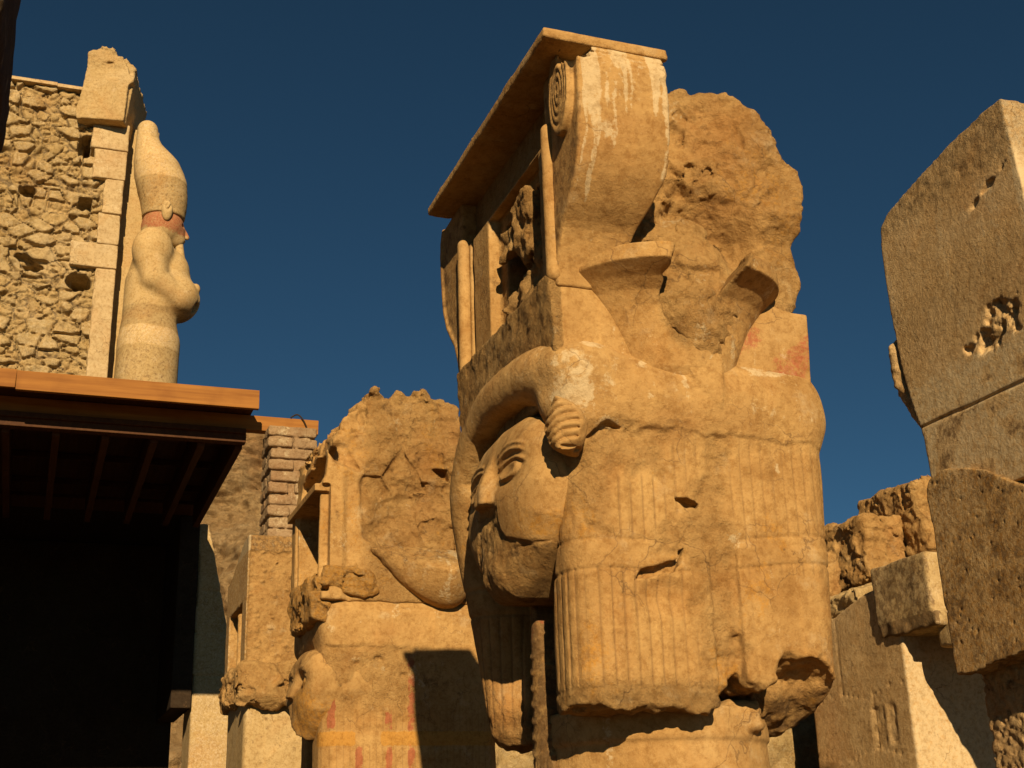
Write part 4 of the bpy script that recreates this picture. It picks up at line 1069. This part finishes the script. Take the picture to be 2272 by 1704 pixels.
for i, b in enumerate(((-1.49, -.87, 11.815, 12.345), (-1.43, -.88, 11.245, 11.805), (-1.22, -.90, 10.575, 11.235), (-1.27, -.91, 9.995, 10.565), (-1.68, -.91, 9.54, 9.985), (-1.25, -.92, 7.2, 9.53))):
    def f_blk(x, y, z, b=b, i=i):
        return box(x, y, z, b[0], b[1], 17.18 + .012 * (i % 2), 17.9, b[2], b[3], .012) + .010 * fbm(x, y, z, 6, 4, i) * (1 + 2 * (x < b[0] + .04))
    sculpt('pier_block', f_blk, (b[0] - .06, 17.1, b[2] - .05), (b[1] + .06, 18.0, b[3] + .05), .02, M_BLOCK, PB, rgh=lambda x, y, z: .12 + 0 * x,
           pig=lambda x, y, z: (.42 * ss(0, .4, fbm(x, y, z, 3, 3, 3)), .25 * (z < 9.4) * ss(.1, .4, fbm(x, y, z, 4, 3, 5)), 0 * x, 0 * x))
CB = thing('cornice_block', 'broken cornice block balanced on top of the squared pier', 'stone block', grid(-1.35, 17.3, 0), rot=ROT - math.radians(12.5))
CBP = [(-.40, 12.52), (-.36, 12.385), (.44, 12.365), (.47, 13.1), (.55, 13.16), (.56, 13.27), (.47, 13.33), (.44, 13.46), (.36, 13.62), (.14, 13.86), (-.1, 13.84), (-.25, 13.74), (-.29, 13.2)]
CBQ = [(-.30, 12.375), (.45, 12.375), (.50, 12.9), (.54, 13.3), (.54, 13.5), (.42, 13.68), (.2, 13.75), (-.25, 13.6)]
def f_cb(x, y, z):
    n = fbm(x, y, z, 4, 4, 6)
    d = slab_of(poly(x + .02 * n, z + .03 * n, CBP), y, -.32, -.10)
    d = np.minimum(d, slab_of(poly(x + .02 * n, z + .02 * n, CBQ), y, -.2, 1.35))
    top = ss(13.35, 13.55, z + .15 * n)
    return d + top * (.05 * fbm(x, y, z, 7, 3, 8) + .05 * facet(x, y, z, 6, 5)) + .010 * fbm(x, y, z * 3, 6, 3, 9)
sculpt('cornice_mesh', f_cb, (-.52, -.45, 12.28), (.7, 1.5, 13.98), .02, M_OSI, CB, pig=lambda x, y, z: (.15 + 0 * x, 0 * x, .25 + 0 * x, .25 * ss(.1, .4, fbm(x, y, z, 5, 3, 3))), rgh=lambda x, y, z: .35 + .4 * (z > 13.4))

O = at_origin('royal_statue', 'tall mummy-shaped royal statue in a high crown, red paint on its cheek', 'statue')
YS = 17.55
def f_crown(x, y, z):
    pts = [(-.565, YS, 12.29), (-.545, YS, 12.04), (-.50, YS, 11.85), (-.425, YS, 11.65), (-.335, YS, 11.45), (-.255, YS, 11.2), (-.205, YS, 10.9), (-.195, YS, 10.55)]
    d = tube(x, y, z, spline(pts, 3), list(np.interp(np.linspace(0, 7, 22), range(8), [.18, .205, .255, .34, .41, .435, .405, .36])))
    d = smax(d, 10.57 - z, .02)
    d = d + .006 * ss(.004, -.01, z - 11.22 - .03 * perlin(x * 5, y * 5, 0 * x, 4) - .05 * perlin(x * 2, y * 2, 0 * x, 3))
    return d + .006 * fbm(x, y, z, 3, 3, 4)
def zone(z, lim, x, y): return ss(lim + .01, lim - .01, z - .05 * perlin(x * 3, y * 3, 0 * x, 7) - .02 * perlin(x * 11, y * 11, 0 * x, 8))
def statue(name, f, lo, hi, h, **kw): return sculpt(name, f, lo, hi, h, M_OSI, O, **kw)
statue('crown', f_crown, (-1.0, YS - .55, 10.45), (.35, YS + .55, 12.6), .02, pig=lambda x, y, z: (.42 * (1 - zone(z, 11.24, x, y)), 0 * x, .35 * zone(z, 12.0, x, y), .38 * zone(z, 11.2, x, y)), tint=lambda x, y, z: .25 - .5 * zone(z, 11.24, x, y) + .12 * zone(z, 12.25, x, y))
def f_head(x, y, z):
    d = ell(x, y, z, -.20, YS, 10.42, .36, .36, .36)
    d = smin(d, cap(x, y, z, (.02, YS, 10.35), (.04, YS, 10.22), .15), .08)
    d = smin(d, tube(x, y, z, [(.13, YS, 10.48), (.20, YS, 10.34), (.225, YS, 10.28)], [.025, .035, .04]), .02)
    d = smin(d, ell(x, y, z, .15, YS, 10.20, .05, .09, .025), .015)
    d = smax(d, -ell(x, y, z, .16, YS - .13, 10.44, .06, .07, .03), .02)
    d = smin(d, cap(x, y, z, (-.3, YS, 10.3), (-.35, YS, 9.9), .22), .1)
    return d + .003 * fbm(x, y, z, 5, 3, 3)
statue('head', f_head, (-.75, YS - .5, 9.8), (.36, YS + .5, 10.85), .016, pig=lambda x, y, z: (0 * x, .62 * ss(10.20, 10.34, z + .10 * perlin(x * 5, y * 5, z * 5, 3) + .10 * (x + .2)), 0 * x, .15 + 0 * x))
def f_sear(x, y, z):
    d = ell(x, y, z, -.17, YS - .37, 10.58, .095, .08, .19)
    d = smax(d, -ell(x, y, z, -.155, YS - .46, 10.64, .055, .06, .085), .02)
    return smin(d, cap(x, y, z, (-.17, YS - .42, 10.62), (-.14, YS - .42, 10.69), .022), .015)
statue('ear', f_sear, (-.34, YS - .5, 10.32), (-.02, YS - .22, 10.84), .011)
statue('beard', lambda x, y, z: tube(x, y, z, [(.09, YS, 10.18), (.13, YS, 9.9), (.26, YS, 9.55)], [.07, .075, .06]) + .003 * fbm(x, y, z, 8, 2, 3), (-.02, YS - .12, 9.45), (.36, YS + .12, 10.28), .014)
def f_body(x, y, z):
    d = tube(x, y, z, [(-.30, YS, 9.9), (-.28, YS, 9.3), (-.33, YS, 8.7), (-.30, YS, 8.2), (-.31, YS, 7.1)], [.34, .48, .44, .52, .52])
    for s in (-1, 1):
        d = smin(d, ell(x, y, z, -.36, YS + .32 * s, 9.82, .34, .30, .42), .12)
        d = smin(d, tube(x, y, z, [(-.42, YS + .40 * s, 9.8), (-.30, YS + .42 * s, 9.25), (.10, YS + .30 * s, 9.0), (.26, YS + .02 * s, 9.06)], [.25, .23, .20, .20]), .08)
    d = smin(d, ell(x, y, z, .15, YS - .02, 9.08, .33, .44, .40), .10)
    d = smin(d, ell(x, y, z, .05, YS, 9.5, .26, .36, .45), .12)
    for s in (-1, 1):
        d = smin(d, ell(x, y, z, .41, YS + .13 * s, 9.27, .075, .085, .10), .02)
        d = smin(d, ell(x, y, z, .44, YS + .12 * s, 9.05, .05, .05, .12), .03)
    for lim in (9.0 - .2, 8.42, 8.05): d = d + .003 * zone(z, lim, x, y)
    d = smax(d, -(ell(x, y, z, .40, YS - .15, 8.93, .16, .10, .10) + .08 * fbm(x, y, z, 6, 3, 4)), .02)
    return d + .006 * fbm(x, y, z, 3, 3, 5)
statue('body', f_body, (-1.0, YS - .85, 7.05), (.6, YS + .85, 10.35), .022,
       pig=lambda x, y, z: (.44 * zone(z, 8.42, x, y) * (1 - zone(z, 8.05, x, y)) + .28 * zone(z, 9.05, x, y) * (1 - zone(z, 8.8, x, y)), 0 * x, .3 * zone(z, 10.3, x, y) * (1 - zone(z, 8.8, x, y)), .34 * zone(z, 8.8, x, y) * (1 - zone(z, 8.42, x, y)) + .36 * zone(z, 8.05, x, y)), tint=lambda x, y, z: .15 - .45 * zone(z, 8.8, x, y) * (1 - zone(z, 8.42, x, y)) - .4 * zone(z, 8.05, x, y) + .1 * zone(z, 8.42, x, y))
boxes('back_pillar', [(-.94, -.36, YS + .10, YS + .5, 7.1, 12.33)], M_OSI, O, bevel=.02, jit=.01)

O.location = grid(.0454, 0, -.0416); O.scale = (1.026, 1, 1.026)
PB.location = grid(.0148, 0, -.0136); PB.scale = (1.0085, 1, 1.0085)
# ------------------------------------------------------------------ shaded stone corner at the top left
E = thing('broken_column', 'column edge beside the rubble wall, its shade painted dark brown, cut off by the picture frame', 'column', grid(-2.42, -.80, 0))
def f_edge(x, y, z):
    d = box(x, y, z, -.55, .44, 0, .9, 2.36 - .12 * x, 4.2, .03)
    d = np.minimum(d, box(x, y, z, -.5, -.05, .2, .8, -1.6, 2.3, .03))
    return d + .02 * fbm(x, y, z, 5, 4, 3)
sculpt('capital', f_edge, (-.65, -.08, -1.6), (.55, 1.0, 4.3), .02, stone('shade_brown_stone', dark=(.055, .033, .014), light=(.085, .052, .022), rough0=.3), E)  # dark albedo stands in for the shade on this column
# ------------------------------------------------------------------ cliff
def f_ridge(x): return 17.6 + .9 * np.sin(x * .5) + 3.0 * ss(-16, -40, x) - 9 * ss(-11.5, -6, x)
nx, nz = 420, 260
gx, gz = np.meshgrid(np.linspace(-60, 6, nx), np.linspace(0, 1, nz), indexing='ij')
top = 23.2 + .5 * fbm(gx, gx * 0, gx * 0, .35, 3, 3) + 6 * ss(-17, -45, gx) - 16 * ss(-12.6, -7, gx)
zz = gz * top
rid = fbm(gx, gx * 0 + 3, zz * .8, .16, 5, 5, .55, True)
yy = 52 + 16 * gz ** 1.3 - 2.6 * rid - 3 * fbm(gx, gx * 0, zz, .3, 5, 7) - .5 * fbm(gx, gx * 0, zz, 1.4, 3, 8, .6, True)
vv = np.stack([gx, yy, zz], -1).reshape(-1, 3)
ii = np.arange(nx * nz).reshape(nx, nz)
qq = np.stack([ii[:-1, :-1], ii[1:, :-1], ii[1:, 1:], ii[:-1, 1:]], -1).reshape(-1, 4)
pg = np.zeros((len(vv), 4), f32)
cl = put('cliff', vv, qq, M_CLIFF, None, {'pig': pg, 'rgh': np.full(len(vv), .8, f32)}, loc=(0, 0, 0))
tag(cl, kind='structure')
